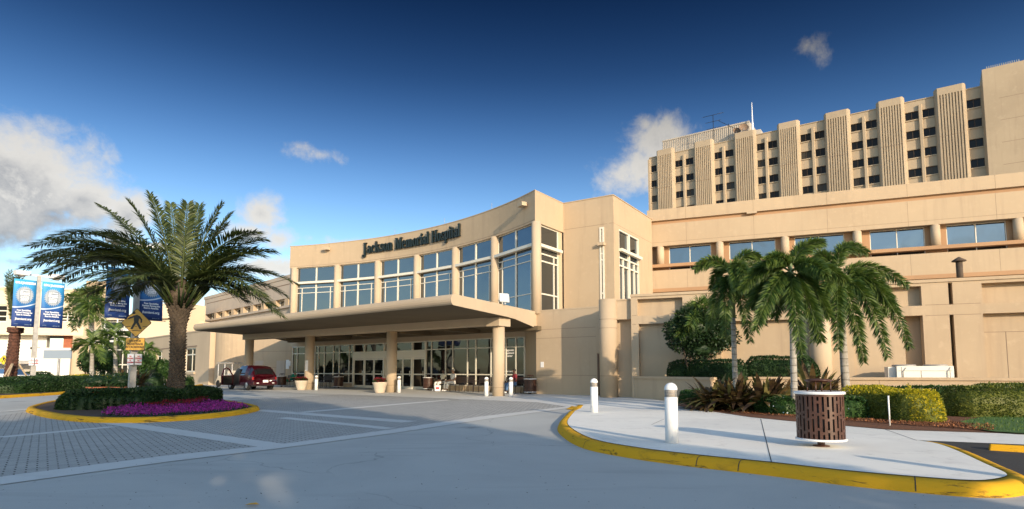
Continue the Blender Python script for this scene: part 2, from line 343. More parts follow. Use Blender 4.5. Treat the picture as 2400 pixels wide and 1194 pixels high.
# paver field (left of the diagonal band, up to the entrance)
b_lo = PP([(0, 1138), (400, 1083), (665, 1051), (920, 1017), (1130, 985), (1335, 957)]); b_hi = PP([(0, 1119), (400, 1068), (640, 1045), (900, 1010), (1120, 978), (1335, 953)])
ext = b_lo[0] + (b_lo[0] - b_lo[1]).normalized() * 14; ext2 = b_hi[0] + (b_hi[0] - b_hi[1]).normalized() * 14
far = PP([(1335, 953), (1250, 940), (1010, 931), (800, 925), (545, 934), (420, 950), (80, 962), (0, 975)]) + [Vector((-40, 12))]
sheet('plaza_pavers', [ext2] + b_hi[:-1] + far, .004, M['paver'])
def band(pa, pb, name='paving_band'):
    sheet(name, pa + pb[::-1], .008, M['band'])
band([ext] + b_lo, [ext2] + b_hi)
def strip(a, b, w):
    a = P(*a); b = P(*b); n = (b - a).normalized(); n = Vector((-n.y, n.x)) * w / 2
    sheet('paving_band', [a - n, b - n, b + n, a + n], .0085, M['band'])
strip((225, 986), (655, 1048), .5); strip((600, 962), (960, 990), .55); strip((661, 980), (915, 1006), .35)
strip((700, 968), (1092, 935), .42); strip((420, 944), (790, 925), .35); strip((0, 1026), (270, 1001), .32)
strip((0, 966), (110, 957), .4); strip((1050, 938), (1320, 931), .3)
# entrance walk beneath the canopy, and along the wall on the right
sheet('entrance_walk', PP([(520, 912), (700, 922), (900, 929), (1100, 937), (1260, 944), (1345, 957), (1500, 960), (1600, 951), (1500, 930), (1258, 915), (1150, 905), (690, 898), (500, 900)]), .010, M['band'])
# ---- raised pavement island with yellow kerb
KI = [(1366, 949), (1343.6, 972), (1330, 990), (1346, 1009), (1396, 1032), (1493, 1050), (1621, 1066), (1809, 1085), (1988, 1105), (2171, 1121), (2286, 1128), (2345, 1122), (2358, 1112), (2309, 1089), (2240, 1057), (2194, 1041), (2149, 1034)]
def kz(y):  # kerb height fades to nothing at its far end
    return .13 * max(0., min(1., (20.4 - y) / 3.2))
def smooth_path(pts, n=6, closed=False):
    out = []; N = len(pts)
    rng = range(N) if closed else range(N - 1)
    for i in rng:
        p0, p1, p2, p3 = [pts[(i + k) % N] if closed else pts[max(0, min(N - 1, i + k))] for k in (-1, 0, 1, 2)]
        for j in range(n):
            t = j / n; out.append(.5 * ((2 * p1) + (p2 - p0) * t + (2 * p0 - 5 * p1 + 4 * p2 - p3) * t * t + (3 * p1 - p0 - 3 * p2 + p3) * t ** 3))
    if not closed: out.append(pts[-1])
    return out
ki = smooth_path([P(x, y, .13 if y > 975 else (.02 if y < 955 else .1)) for x, y in KI], 6)
def kerb(path, name, w=.2, hf=None, side=1, closed=False, foot=.0):
    """extrude a rounded kerb along path (inner edge); side=+1 puts its body to the left of travel"""
    mb = MB(); n = len(path); rows = []
    for i, p in enumerate(path):
        a = path[(i - 1) % n] if closed or i > 0 else p; b = path[(i + 1) % n] if closed or i < n - 1 else p
        t = (b - a).normalized(); nn = Vector((-t.y, t.x)) * side; h = hf(p) if hf else .13
        h = max(h, .012)
        prof = [(-.02, 0), (-.02, h + .004), (w * .55, h + .006), (w * .82, h * .90 + .004), (w * .96, h * .68), (w * 1.12, .012), (w * 1.12 + foot, .006), (w * 1.14 + foot, -.01)]
        rows.append([(p.x + nn.x * q, p.y + nn.y * q, z) for q, z in prof])
    k = len(rows[0]); vs = [v for r_ in rows for v in r_]; fs = []
    for i in range(n if closed else n - 1):
        for j in range(k - 1): i2 = (i + 1) % n; fs.append((i * k + j, i2 * k + j, i2 * k + j + 1, i * k + j + 1))
    if not closed: fs += [tuple(range(k)), tuple((n - 1) * k + j for j in range(k - 1, -1, -1))]
    mb.mesh(vs, fs, 0, True); o = mb.build(name, M['kerb']); tag(o, kind='structure'); return o
kerb(ki, 'kerb', .2, lambda p: kz(p.y), side=-1)
mb = MB()
for jx, jy in ((1396, 1032), (1640, 1068), (1754, 1079), (2132, 1117), (2300, 1085)):
    q = P(jx, jy, .13); i = min(range(1, len(ki) - 1), key=lambda k: (ki[k] - q).length); t = (ki[i + 1] - ki[i - 1]).normalized(); nn = -Vector((-t.y, t.x)); p = ki[i]; h = kz(p.y) + .003
    pr = [(-.02, h + .004), (.11, h + .006), (.164, h * .90 + .004), (.195, h * .68), (.227, .014)]
    rr = [[(p.x + nn.x * a + t.x * e, p.y + nn.y * a + t.y * e, z) for a, z in pr] for e in (-.006, .006)]
    mb.mesh(rr[0] + rr[1], [(k, k + 1, k + 6, k + 5) for k in range(4)])
tag(mb.build('kerb_joint', M['asphalt']), kind='structure')
KB = [(2400, 1046), (2400, 1014), (2080, 1004), (1979, 995), (1850, 984), (1759, 975), (1690, 965), (1593, 949), (1540, 944), (1500, 940), (1400, 937)]
kb = [P(x, y, .13) for x, y in KB]; kb = [Vector((20, 4.2)), Vector((20, 7.2))] + kb[2:]
def pave_sheet():
    bm = bmesh.new(); poly = list(ki) + kb
    from mathutils.geometry import delaunay_2d_cdt
    pv, _, pf, *_r = delaunay_2d_cdt([Vector((p.x, p.y)) for p in poly], [], [list(range(len(poly)))], 1, 1e-5)
    vs = [bm.verts.new((p.x, p.y, 0)) for p in pv]
    for f in pf: bm.faces.new([vs[i] for i in f])
    for yy in (17.2, 18., 19., 20., 21): bmesh.ops.bisect_plane(bm, geom=bm.verts[:] + bm.edges[:] + bm.faces[:], plane_co=(0, yy, 0), plane_no=(0, 1, 0))
    for v in bm.verts: v.co.z = max(kz(v.co.y), .0) + .0125
    for f in bm.faces:
        if f.normal.z < 0: f.normal_flip()
    me = bpy.data.meshes.new('pavement'); bm.to_mesh(me); me.materials.append(M['pavement']); o = bpy.data.objects.new('pavement', me); COL.objects.link(o); tag(o, kind='structure')
    # thin expansion joints
    mb = MB()
    for a, b in [((1783, 982), (1808, 1083)), ((2075, 1007), (2149, 1033)), ((1392, 998), (1355, 1000)), ((1535, 997), (1555, 984)), ((1343, 1000), (1600, 952))][:2] + [((1527, 996), (1556, 983))]:
        A = P(*a, .143); B = P(*b, .143); n = (B - A).normalized(); n = Vector((-n.y, n.x)) * .006
        mb.face([(q.x, q.y, kz(q.y) + .0155) for q in (A - n, B - n, B + n, A + n)])
    tag(mb.build('pavement_joint', M['asphalt']), kind='structure')
pave_sheet()
E1 = P(2149, 1034, .13); E2 = Vector((20, 4.2)); en = Vector((-.39, -.92)) * 2.4
mb = MB(); mb.face([(E1.x - .1, E1.y + .05, .138), (E1.x + en.x - .3, E1.y + en.y, .006), (E2.x + en.x, E2.y + en.y, .006), (E2.x, E2.y, .138)][::1])
mb.face([(E1.x + en.x - .3, E1.y + en.y, .006), (5.75, 6.6, .006), (5.75, -30, .006), (45, -30, .006), (E2.x + en.x, E2.y + en.y, .006)]); tag(mb.build('parking_lot', M['asphalt']), kind='structure')
sheet('driveway_mark', PP([(1327, 960), (1340, 953), (1352, 955), (1340, 962)]), .014, M['kerb'])
bed = [P(x, y, .152) for x, y in [(1588, 951), (1690, 967.5), (1759, 977.5), (1850, 986.5), (1979, 997.5), (2080, 1006.5), (2400, 1016.5)]]
bed += [Vector((22, 6.4)), Vector((30, 18)), Vector((10, 26)), P(1597, 941.5)]
sheet('mulch_bed', bed, .152, M['mulch'])
lawn = [P(x, y, .2) for x, y in [(2250, 985), (2275, 1000), (2330, 1008), (2400, 1012)]] + [Vector((22, 6.9)), Vector((24, 13))] + [P(2400, 972, .2), P(2300, 975, .2)]
sheet('lawn', lawn, .172, M['grass'])
# left planted island
ISL = smooth_path([P(x, y, .05) for x, y in [(84, 957), (100, 968), (150, 978), (225, 985), (320, 986), (430, 981), (520, 973), (580, 963), (590, 956), (540, 946), (450, 936), (300, 932), (160, 940)]], 5, True)
kerb(ISL, 'kerb', .18, lambda p: .13, side=-1 if True else 1, closed=True)
tag(sheet('planting_soil', ISL, .11, M['soil']), kind='structure')
med = [P(0, 934), P(128, 926), P(170, 921), P(215, 917), P(200, 913), P(100, 911), P(0, 911)]
med = [med[0] + (med[0] - med[1]).normalized() * 14] + med + [P(0, 911) + Vector((-16, 1))]
kerb([Vector(p) for p in med], 'kerb', .2, side=-1, closed=True); tag(sheet('median_soil', med, .10, M['soil']), kind='structure')
# far left lawn, path and kerb
sheet('far_lawn', [D(85, 884, 62).xy, D(140, 876, 75).xy, D(160, 880, 62).xy, D(150, 896, 50).xy, D(105, 893, 50).xy], .05, M['grass'])
sheet('far_path', [D(84, 897, 50).xy, D(60, 885, 62).xy, D(90, 883, 62).xy, D(150, 897, 50).xy, D(190, 905, 45).xy, D(100, 905, 45).xy], .055, M['pavement'])
sheet('far_walk', PP([(330, 907), (470, 904), (520, 901), (520, 898), (380, 897)]), .03, M['pavement'])
kk = smooth_path([P(x, y) for x, y in [(170, 913), (230, 911), (350, 908), (440, 907), (470, 904.5)]], 4)
kerb(kk, 'kerb', .2, side=-1)

# ================================================================ HOSPITAL BUILDING
hosp = empty('hospital_building', (-5, 42, 0))
tag(hosp, 'beige stucco hospital entrance building with concave glazed facade, drive-up canopy and long side wing', 'building')
C7 = Vector((1.33, 32.85)); ZP = 11.34; ZT = 9.57; ZC = 4.52
CC = Vector((-25.66638, 18.65635)); CR = 30.54
ang = [74.87, 67.15, 59.55, 51.95, 44.3, 36.3, 27.75]
def arc(a, r=CR): return Vector((CC.x + r * math.cos(R(a)), CC.y + r * math.sin(R(a))))
cols = [arc(a) for a in ang]
UB = Fr(C7, (2160, -1400)); VB = Fr(C7, (.5365, .844))
# side return of the upper block: C7 -> K1 -> K2 -> K3
K1 = P(1320, 478, ZP); K2 = P(1437, 458, ZP); K3 = P(1527, 515, ZP)
S1 = Fr(C7, K1 - C7); S2 = Fr(K1, K2 - K1); S3 = Fr(K2, K3 - K2)
L1 = (K1 - C7).length; L2 = (K2 - K1).length; L3 = (K3 - K2).length
def part(mb, name, m, parent=hosp, bevel=0): return mb.build(name, m, parent, bevel)
# parapet
mb = MB()
CA = 27.62
outer = [arc(75.6 - (75.6 - CA) * i / 40, CR - .12) for i in range(41)]
corner = Vector(outer[-1]); inner = [arc(75.6 - (75.6 - CA - .5) * i / 40, CR + .3) for i in range(41)]
SR = Fr(corner, K1 - corner); LR = (K1 - corner).length
tail = [SR.pt(LR).xy, SR.pt(LR, .5).xy, SR.pt(1.2, .5).xy]
inner = [arc(75.6 - (75.6 - 29.4) * i / 40, CR + .3) for i in range(41)]
mb.prism(outer + tail + inner[::-1], ZT, ZP, 0)
for zz in (ZT + .09,): 
    pass
gl = [arc(75.5 - (75.5 - CA - .1) * i / 40, CR - .127) for i in range(41)]
gi = [arc(75.5 - (75.5 - CA - .1) * i / 40, CR - .10) for i in range(41)]
mb.prism(gl + gi[::-1], ZT + .12, ZT + .135, 1)
cap = [arc(75.7 - (75.7 - CA + .04) * i / 40, CR - .145) for i in range(41)]; capi = [arc(75.7 - (75.7 - CA - .5) * i / 40, CR + .28) for i in range(41)]
mb.prism(cap + [SR.pt(LR, -.025).xy, SR.pt(LR, .45).xy, SR.pt(1.2, .45).xy] + [arc(75.7 - (75.7 - 29.4) * i / 40, CR + .28) for i in range(41)][::-1], ZP, ZP + .05, 0)
part(mb, 'parapet', [M['stucco'], M['groove']])
# side return above window, block walls
mb = MB()
c0 = corner; SR = Fr(c0, K1 - c0); LR = (K1 - c0).length
# block left face with slot window opening, right face with window opening
sa, zb1 = S2.hit(1404.5, 690); sb, _ = S2.hit(1415.5, 690); zs1 = S2.z(1410, 533)
sa = S2.s(1406, 600); sb = S2.s(1416.5, 600)
wallgrid(mb, S2, 0, L2, 4.3, ZP, .4, [(sa, sb, 4.6, zs1)])
mb.fbox(S2, .0, L2 + .03, -.03, .4, ZP, ZP + .05)
ra = S3.s(1451.5, 600); rb = S3.s(1498, 600); rt = S3.z(1452, 537); rbz = 4.75
wallgrid(mb, S3, .0, L3, 4.3, ZP, .4, [(ra, rb, rbz, rt)])
mb.fbox(S3, -.03, L3, -.035, .4, ZP, ZP + .05)
for Fx, L in ((S2, L2), (S3, L3)):
    for z in (9.72,): mb.fbox(Fx, .0, L, -.004, .01, z, z + .015, 1)
part(mb, 'wall', [M['stucco'], M['groove']])
# building mass behind (roofs)
mb = MB(); mass = [arc(75.6 - (75.6 - 31.) * i / 12, CR + .75) for i in range(13)] + [arc(30.5, CR + .75), S1.pt(L1 * .6, 1.3).xy, S1.pt(L1 + .6, 1.0).xy, S2.pt(.9, .9).xy, S2.pt(L2 - .5, .8).xy, S3.pt(L3, .9).xy, (20, 60), (-22, 62), (-19.5, 52)]
mb.prism([Vector((p[0], p[1])) for p in mass], 4.2, 10.6, 0); part(mb, 'roof', M['stucco_grey'])
# columns of the upper storey
for i, c in enumerate(cols):
    mb = MB(); mb.lathe([(.27, 4.4), (.27, ZT)], (c.x, c.y, 0), 24); part(mb, 'column', M['stucco_pale'])
def win_frame(F, a, b, z0, z1, d, vs=(), hs=(), w=.05, dep=.08, shade=None, short=(), parent=hosp, glass='glass', fm='frame', wide=(), edge=None, pd=.03):
    """one window: frame mesh + pane child (+ sunshade child)"""
    e = w if edge is None else edge
    mb = MB(); mb.fbox(F, a, a + e, d - dep, d, z0, z1); mb.fbox(F, b - e, b, d - dep, d, z0, z1)
    mb.fbox(F, a + e, b - e, d - dep, d, z1 - e, z1); mb.fbox(F, a + e, b - e, d - dep, d, z0, z0 + e)
    for v in vs: mb.fbox(F, v - w / 2, v + w / 2, d - dep + .002, d, z0 + e, z1 - e)
    for v in wide: mb.fbox(F, v - w, v + w, d - dep - .02, d, z0 + e, z1 - e)
    for (v, q0, q1) in short: mb.fbox(F, v - w / 2, v + w / 2, d - dep + .004, d, q0, q1)
    for h in hs: mb.fbox(F, a + e, b - e, d - dep + .007, d, h - w / 2, h + w / 2)
    f = mb.build('window', M[fm], parent)
    g = MB(); g.face([F.pt(a + .01, d - pd, z0 + .01), F.pt(b - .01, d - pd, z0 + .01), F.pt(b - .01, d - pd, z1 - .01), F.pt(a + .01, d - pd, z1 - .01)])
    g.build('pane', M[glass], f)
    if shade:
        sh = MB(); sh.fbox(F, a - .05, b + .05, d - .36, d - dep - .004, shade, shade + .17); sh.build('sunshade', M['frame'], f)
    return f
zl = dict(shade=8.22, l1=7.92, l2=7.50, l3=5.62)
for i in range(6):
    A, B = cols[i], cols[i + 1]; F = Fr(A, B - A); L = (B - A).length; a = .2; b = L - .2; m_ = (a + b) / 2
    win_frame(F, a, b, 4.45, ZT, .16, wide=(m_,), hs=(zl['l1'], zl['l2'], zl['l3']), short=((a + .5, 4.5, zl['l1']), (b - .5, 4.5, zl['l1'])), shade=zl['shade'])
a = S1.s(1273, 640); b = S1.s(1313, 640)
win_frame(S1, .25, b, 4.5, ZT, .2, hs=(zl['l1'], zl['l2'], zl['l3']), short=((.25 + .5, 4.5, zl['l1']), (b - .5, 4.5, zl['l1'])), shade=zl['shade'], w=.08)
mb = MB(); mb.fbox(S1, b + .002, L1 - .002, .1, .4, 4.3, ZT); part(mb, 'wall_panel', M['stucco_pale'])
win_frame(S2, sa, sb, 4.6, zs1, .12, hs=(S2.z(1410, 595), S2.z(1410, 610), S2.z(1410, 688)), w=.08, dep=.16, edge=.10)
mb = MB(); q = S2.z(1411, 577); mb.fbox(S2, sa - .02, sb + .08, -.28, -.002, q, q + .17); part(mb, 'ledge', M['stucco_pale'])
m_ = (ra + rb) / 2
win_frame(S3, ra, rb, rbz, rt, .16, wide=(m_,), hs=(zl['l1'] - .05, zl['l2'] - .1), short=((ra + .75, rbz, 7.8), (rb - .75, rbz, 7.8)), shade=8.2, w=.09, dep=.14)
# ---- canopy
A = Vector((-2.57, 24.95)); B = Vector((-22.2, 41.5)); G = Vector((1.37, 32.87)); sv = G - A
UF = (A - B).normalized(); NF = Vector((-UF.y, UF.x)); NL = sv.dot(NF)
prof = []
for k in range(9):
    t = math.pi / 2 + math.pi * k / 8; prof.append((.24 + .24 * math.cos(t), 4.28 + .24 * math.sin(t)))
prof += [(5.0, 3.95), (6.0, 3.90), (NL - .01, 3.60), (NL + 2.2, 3.60), (NL + 2.2, 4.52)]
mb = MB(); n = len(prof); rows = []
LF = (A - B).length
for t in (0., .01, .5, .99, 1.):
    row = []
    for q, z in prof:
        base = B + (A - B) * t + sv * (q / NL); row.append((base.x, base.y, z))
    rows.append(row)
# canopy ceiling step behind the beam: keep soffit high
vs = [v for r_ in rows for v in r_]; fs = []
for i in range(4):
    for j in range(n): j2 = (j + 1) % n; fs.append((i * n + j, (i + 1) * n + j, (i + 1) * n + j2, i * n + j2))
fs += [tuple(range(n)), tuple(4 * n + j for j in range(n - 1, -1, -1))]
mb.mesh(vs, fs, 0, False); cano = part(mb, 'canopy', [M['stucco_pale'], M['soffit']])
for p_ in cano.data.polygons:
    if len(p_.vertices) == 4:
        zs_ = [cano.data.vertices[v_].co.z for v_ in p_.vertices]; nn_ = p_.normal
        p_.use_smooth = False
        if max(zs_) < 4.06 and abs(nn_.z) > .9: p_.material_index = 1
CP = [Vector((-.68, 30.17)), Vector((-7.08, 35.2)), Vector((-13.6, 40.2)), Vector((-19.75, 44.95))]
BF = Fr(CP[3], CP[0] - CP[3]); BL = (CP[0] - CP[3]).length
mb = MB(); mb.fbox(BF, -.35, BL + .32, -.38, .38, 3.57, 3.98); part(mb, 'canopy_beam', M['stucco_pale'])
mb = MB()
for s_ in (BL / 3, 2 * BL / 3, BL / 6, BL / 2, BL * 5 / 6): mb.fbox(BF, s_ - .18, s_ + .18, .39, 3.2, 3.46, 3.70)
mb.fbox(BF, .2, BL + .3, 3.0, 3.4, 3.47, 3.7)
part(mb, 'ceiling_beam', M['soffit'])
for c in CP:
    mb = MB(); mb.lathe([(.31, 0), (.31, 3.575)], (c.x, c.y, 0), 32); mb.lathe([(.3115, .42), (.3115, .435)], (c.x, c.y, 0), 32, 1, cap=False)
    part(mb, 'canopy_column', [M['stucco_pale'], M['groove']])
mb = MB(); mb.fbox(BF, BL - .42, BL + .40, -.46, .46, 3.5, 3.92); part(mb, 'column_capital', M['stucco_pale'])
# floodlight on canopy
f0 = D(1184, 712, 29.2); mb = MB()
mb.tube([(f0.x, f0.y, ZC), (f0.x, f0.y, ZC + .3)], .035)
fl = part(mb, 'floodlight', M['white']); mb = MB(); q = Fr(f0.xy, (.95, -.3)); c_ = D(1184, 697, 29.2).z
mb.hexa([q.pt(-.26, -.1, c_ - .22), q.pt(.2, -.13, c_ - .27), q.pt(.2, .1, c_ - .27), q.pt(-.26, .1, c_ - .22), q.pt(-.28, -.12, c_ + .2), q.pt(.17, -.16, c_ + .15), q.pt(.17, .08, c_ + .15), q.pt(-.28, .08, c_ + .2)])
mb.build('lamp_head', M['white'], fl, .02)
# fixtures on the parapet
for px, py in ((1198, 482), (738, 585)):
    pt = P(px, py, 10.6); v = (pt - CC).normalized(); Fq = Fr(CC + v * (CR - .125), (v.y, -v.x))
    z = Zat(px, py, Fq.p.y); mb = MB(); mb.fbox(Fq, -.28, .28, -.42, -.1, z - .1, z + .12); mb.fbox(Fq, -.12, .12, -.1, 0, z - .05, z + .06); part(mb, 'wall_light', M['stucco_pale'], bevel=.01)
# ---- ground floor glazing
GR = Vector((.79, 34.7)); gd = Vector((.775, -.632)); GL = GR - gd * 24.85; GF = Fr(GL, gd); GLn = 24.85
gx = [687.5, 698, 722, 740, 748, 762, 783, 797, 820, 831]; gx2 = [1000, 1013, 1046, 1063, 1097.5, 1117, 1152.5, 1172, 1188, 1211, 1231]
def storefront(xs, z0=.32, parent=hosp):
    ss = [GF.s(x, 850) for x in xs]; mb = MB()
    for s_ in ss: mb.fbox(GF, s_ - .035, s_ + .035, -.1, 0, z0, 3.25)
    for h in (z0 + .03, 1.03, 2.66, 3.22): mb.fbox(GF, ss[0], ss[-1], -.093, 0, h - .035, h + .035)
    f = mb.build('shopfront_window', M['frame'], parent)
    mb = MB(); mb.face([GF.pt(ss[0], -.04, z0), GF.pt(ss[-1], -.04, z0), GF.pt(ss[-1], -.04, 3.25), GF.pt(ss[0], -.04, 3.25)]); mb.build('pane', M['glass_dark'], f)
    mb = MB(); mb.fbox(GF, ss[0], ss[-1], -.12, .1, 0, z0 - .002); mb.build('sill', M['stucco'], f)
    return f
storefront(gx); sf2 = storefront(gx2)
dl = GF.s(831, 850); dr = GF.s(1000, 850)
ts = [dl] + [GF.s(x, 850) for x in (857, 903, 926, 969)] + [dr]
mb = MB()
for h0, h1 in ((2.14, 2.66), (3.17, 3.25)): mb.fbox(GF, dl + .04, dr - .04, -.14, 0, h0, h1)
for s_ in ts: mb.fbox(GF, s_ - .06, s_ + .06, -.15, 0, 0, 3.25)
tf = part(mb, 'door_surround', M['frame']); mb = MB(); mb.face([GF.pt(dl, -.04, 2.6), GF.pt(dr, -.04, 2.6), GF.pt(dr, -.04, 3.2), GF.pt(dl, -.04, 3.2)]); mb.build('pane', M['glass_dark'], tf)
def glazed_door(a, b, d=-.06):
    mb = MB(); w = .07
    mb.fbox(GF, a, a + w, d - .04, d, .02, 2.13); mb.fbox(GF, b - w, b, d - .04, d, .02, 2.13); mb.fbox(GF, a + w, b - w, d - .04, d, 2.03, 2.13); mb.fbox(GF, a + w, b - w, d - .04, d, .02, .2); mb.fbox(GF, a + w, b - w, d - .04, d, .98, 1.06)
    f = mb.build('door', M['frame'], hosp); mb = MB(); mb.face([GF.pt(a + .03, d - .015, .1), GF.pt(b - .03, d - .015, .1), GF.pt(b - .03, d - .015, 2.08), GF.pt(a + .03, d - .015, 2.08)]); mb.build('pane', M['glass_dark'], f)
    mb = MB(); mb.fbox(GF, b - .14, b - .10, d - .1, d - .06, .9, 1.25); mb.build('handle', M['alu'], f)
glazed_door(ts[0] + .07, ts[1] - .07); glazed_door(ts[4] + .07, ts[5] - .07)
e = (ts[2] - ts[1] - .12) / 2
for k in range(2): glazed_door(ts[1] + .06 + k * e, ts[1] + .06 + (k + 1) * e - .01, -.08)
glazed_door(ts[2] + .07, ts[3] - .07, -.03)
e = (ts[4] - ts[3] - .12) / 2
for k in range(2): glazed_door(ts[3] + .06 + k * e, ts[3] + .06 + (k + 1) * e - .01, -.08)
mb = MB(); mb.fbox(GF, -.3, GLn + .05, 0.02, .3, 3.251, 4.4); mb.fbox(GF, -.3, GLn + .05, -.06, .02, 3.251, 3.62); part(mb, 'lintel', M['stucco_pale'])
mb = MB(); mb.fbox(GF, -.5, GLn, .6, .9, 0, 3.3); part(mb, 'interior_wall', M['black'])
# door wording on the glass
def text_mesh(body, size, m, name='lettering', parent=None, align='CENTER', bold=0., sx=1., ext=.004, space=1., line=1.):
    cu = bpy.data.curves.new(name, 'FONT'); cu.body = body; cu.size = size; cu.align_x = align; cu.align_y = 'CENTER'; cu.extrude = ext; cu.offset = bold; cu.space_character = space; cu.space_line = line; cu.resolution_u = 3
    o = bpy.data.objects.new(name, cu); COL.objects.link(o)
    dg = bpy.context.evaluated_depsgraph_get(); me = bpy.data.meshes.new_from_object(o.evaluated_get(dg)); COL.objects.unlink(o); bpy.data.objects.remove(o)
    me.materials.clear(); me.materials.append(m)
    for v in me.vertices: v.co.x *= sx
    o = bpy.data.objects.new(name, me); COL.objects.link(o)
    if parent: o.parent = parent
    return o
def on_wall(o, F, s_, z, d, tilt=0.):
    """stand a text/flat mesh (drawn in XY) upright on wall frame F; honours a parent's location"""
    p = F.pt(s_, d, z); rot = Matrix.Rotation(math.atan2(F.u.y, F.u.x), 4, 'Z') @ Matrix.Rotation(math.pi / 2, 4, 'X') @ Matrix.Rotation(tilt, 4, 'Z')
    o.matrix_basis = Matrix.Translation(p - (parent_loc(o.parent) if o.parent else Vector())) @ rot
t_ = text_mesh('Diagnostic\nTreatment\nCenter', .17, M['white'], 'window_lettering', hosp, bold=.004); on_wall(t_, GF, GF.s(1195, 830), GF.z(1195, 828), -.052)
t_ = text_mesh('1611 N.W. 12th Street', .09, M['white'], 'window_lettering', hosp, bold=.002); on_wall(t_, GF, GF.s(1194, 870), GF.z(1194, 871), -.052)
# ---- wall right of the entrance, service door, pillars
W1e = P(1412, 928.5); W1 = Fr(C7, W1e - C7); W1L = (W1e - C7).length
mb = MB(); da = W1.s(1400, 880); db = W1L
mb.fbox(W1, 0, da, 0, .4, 0, ZC - .02); mb.fbox(W1, da, db, 0, .4, 2.15, ZC - .02); mb.fbox(W1, 0, W1L, -.012, .4, ZC - .02, ZC + .06)
mb.fbox(W1, da, db, .25, .4, 0, 2.14)
for z in (3.5, 3.02, 1.02): mb.fbox(W1, .0, da - .05, -.004, .01, z, z + .014, 1)
Fg = Fr(GR, C7 - GR); mb.fbox(Fg, 0.02, (C7 - GR).length, 0, .3, 0, ZC - .06)
part(mb, 'wall', [M['stucco'], M['groove']])
mb = MB(); mb.fbox(W1, da + .06, db - .1, .12, .17, 0, 2.07); sdoor = part(mb, 'service_door', M['stucco']); mb = MB(); mb.fbox(W1, da + .12, da + .17, .06, .12, .95, 1.02); mb.fbox(W1, da + .12, da + .28, .05, .08, 1.0, 1.03); mb.build('handle', M['alu'], sdoor)
mb = MB(); mb.fbox(W1, da, da + .06, .02, .12, 0, 2.13); mb.fbox(W1, da + .06, db - .02, .02, .12, 2.07, 2.13); mb.build('door_frame', M['groove'], sdoor)
mb = MB(); mb.fbox(W1, .3, .5, -.02, -.002, 1.45, 1.75); part(mb, 'notice', M['white'])
mb = MB(); pc = P(1431, 933) + Vector((0, .43)); mb.lathe([(.43, 0), (.43, 4.70)], (pc.x, pc.y, 0), 40)
for z in (3.72, 3.3, 1.02): mb.lathe([(.4335, z), (.4335, z + .014)], (pc.x, pc.y, 0), 40, 1, cap=False)
part(mb, 'round_pillar', [M['stucco'], M['groove']])
# ---- frame-like low block
FW = Fr((5.62, 28.1), (.918, -.395)); ZF = 4.87
def sx(x, y=800): return FW.s(x, y)
mb = MB()
up = [(sx(1495), sx(1600, 730)), (sx(1690), sx(1845)), (sx(2005, 700), sx(2160, 700)), (sx(2302, 690), sx(2460, 690))]
lo = [(sx(1497), sx(1598)), (sx(1690), sx(1880)), (sx(2000), sx(2166, 800)), (sx(2308), sx(2460))]
zu0, zu1, zl1 = FW.z(2100, 719), FW.z(2100, 673.5), FW.z(2150, 740)
slots = [(sx(1649, 700), sx(1654.5, 700), zu0, zu1), (sx(1652, 800), sx(1657), 0, zl1), (sx(2223, 690), sx(2233, 690), zu0, zu1 + .08), (sx(2229, 800), sx(2239, 800), 0, zl1), (sx(1733, 800), sx(1738, 800), 0, zl1)]
slots = slots[:4]
holes = [(a, b, zu0, zu1) for a, b in up] + [(a, b, .0, zl1) for a, b in lo] + slots
wallgrid(mb, FW, 0, 24, 0, ZF - .12, .5, holes)
mb.fbox(FW, -.02, 24, -.05, 9, ZF - .12, ZF)
mb.fbox(FW, 0, 24, .62, .9, 0, ZF - .2)                    # back of slots
for a, b in up: mb.fbox(FW, a - .01, b + .01, .34, .6, zu0 - .02, zu1 + .02)
for a, b in lo[:2] + lo[3:]: mb.fbox(FW, a - .01, b + .01, .30, .6, 0, zl1 + .01)
a, b = lo[2]; mb.fbox(FW, a - .01, sx(2122, 800), .1, .6, 0, zl1 + .01); mb.fbox(FW, sx(2122, 800), b + .01, .55, .61, 0, zl1 + .01)
for a, b in ((.05, up[0][0] - .05), (up[0][1] + .1, up[1][0] - .1), (lo[2][1] + .1, lo[3][0] - .05)):
    for z in (zl1 - .02, zu0 + .01): mb.fbox(FW, a, b, -.004, .01, z, z + .014, 1)
mb.fbox(FW, lo[3][0], 20, .294, .31, 2.75, 2.765, 1); mb.fbox(FW, sx(2365), sx(2365) + .015, .294, .31, 1.0, 2.75, 1); mb.fbox(FW, sx(2000), sx(2000) + .01, .094, .11, 1, zl1, 1)
part(mb, 'frame_wall', [M['stucco'], M['groove']])
mb = MB(); # recess between pillar and pier
Wr = Fr(pc + Vector((.2, .1)), FW.pt(0, .45).xy - (pc + Vector((.2, .1)))); Lr = (FW.pt(0, .45).xy - pc).length
mb.fbox(Wr, 0, Lr, .15, .5, 0, 4.5); mb.fbox(Wr, 0, Lr, -.22, .15, 3.72, 4.62); mb.fbox(Wr, 0, Lr, -.26, .5, 4.62, 4.7)
part(mb, 'recess_wall', M['stucco'])
p2 = FW.pt(sx(1921), -.1); mb = MB(); mb.lathe([(.42, 0), (.42, 3.72)], (p2.x, p2.y, 0), 36)
part(mb, 'round_pillar', M['stucco_pale'])
mb = MB(); mb.fbox(FW, sx(1893), sx(1907), .25, .3, 0, 3.5); part(mb, 'wall_panel', M['stucco_tan'])
M['vent'] = mat('rusty_dark_pipe', (.07, .05, .035), .8, noise=(5, (.12, .08, .05), .4, .7))
vp = D(2250, 650, 25); mb = MB(); vs_ = FW.s(2250, 650, 1.6); v0 = FW.pt(vs_, 1.6, ZF); zt = FW.z(2250, 612, 1.6)
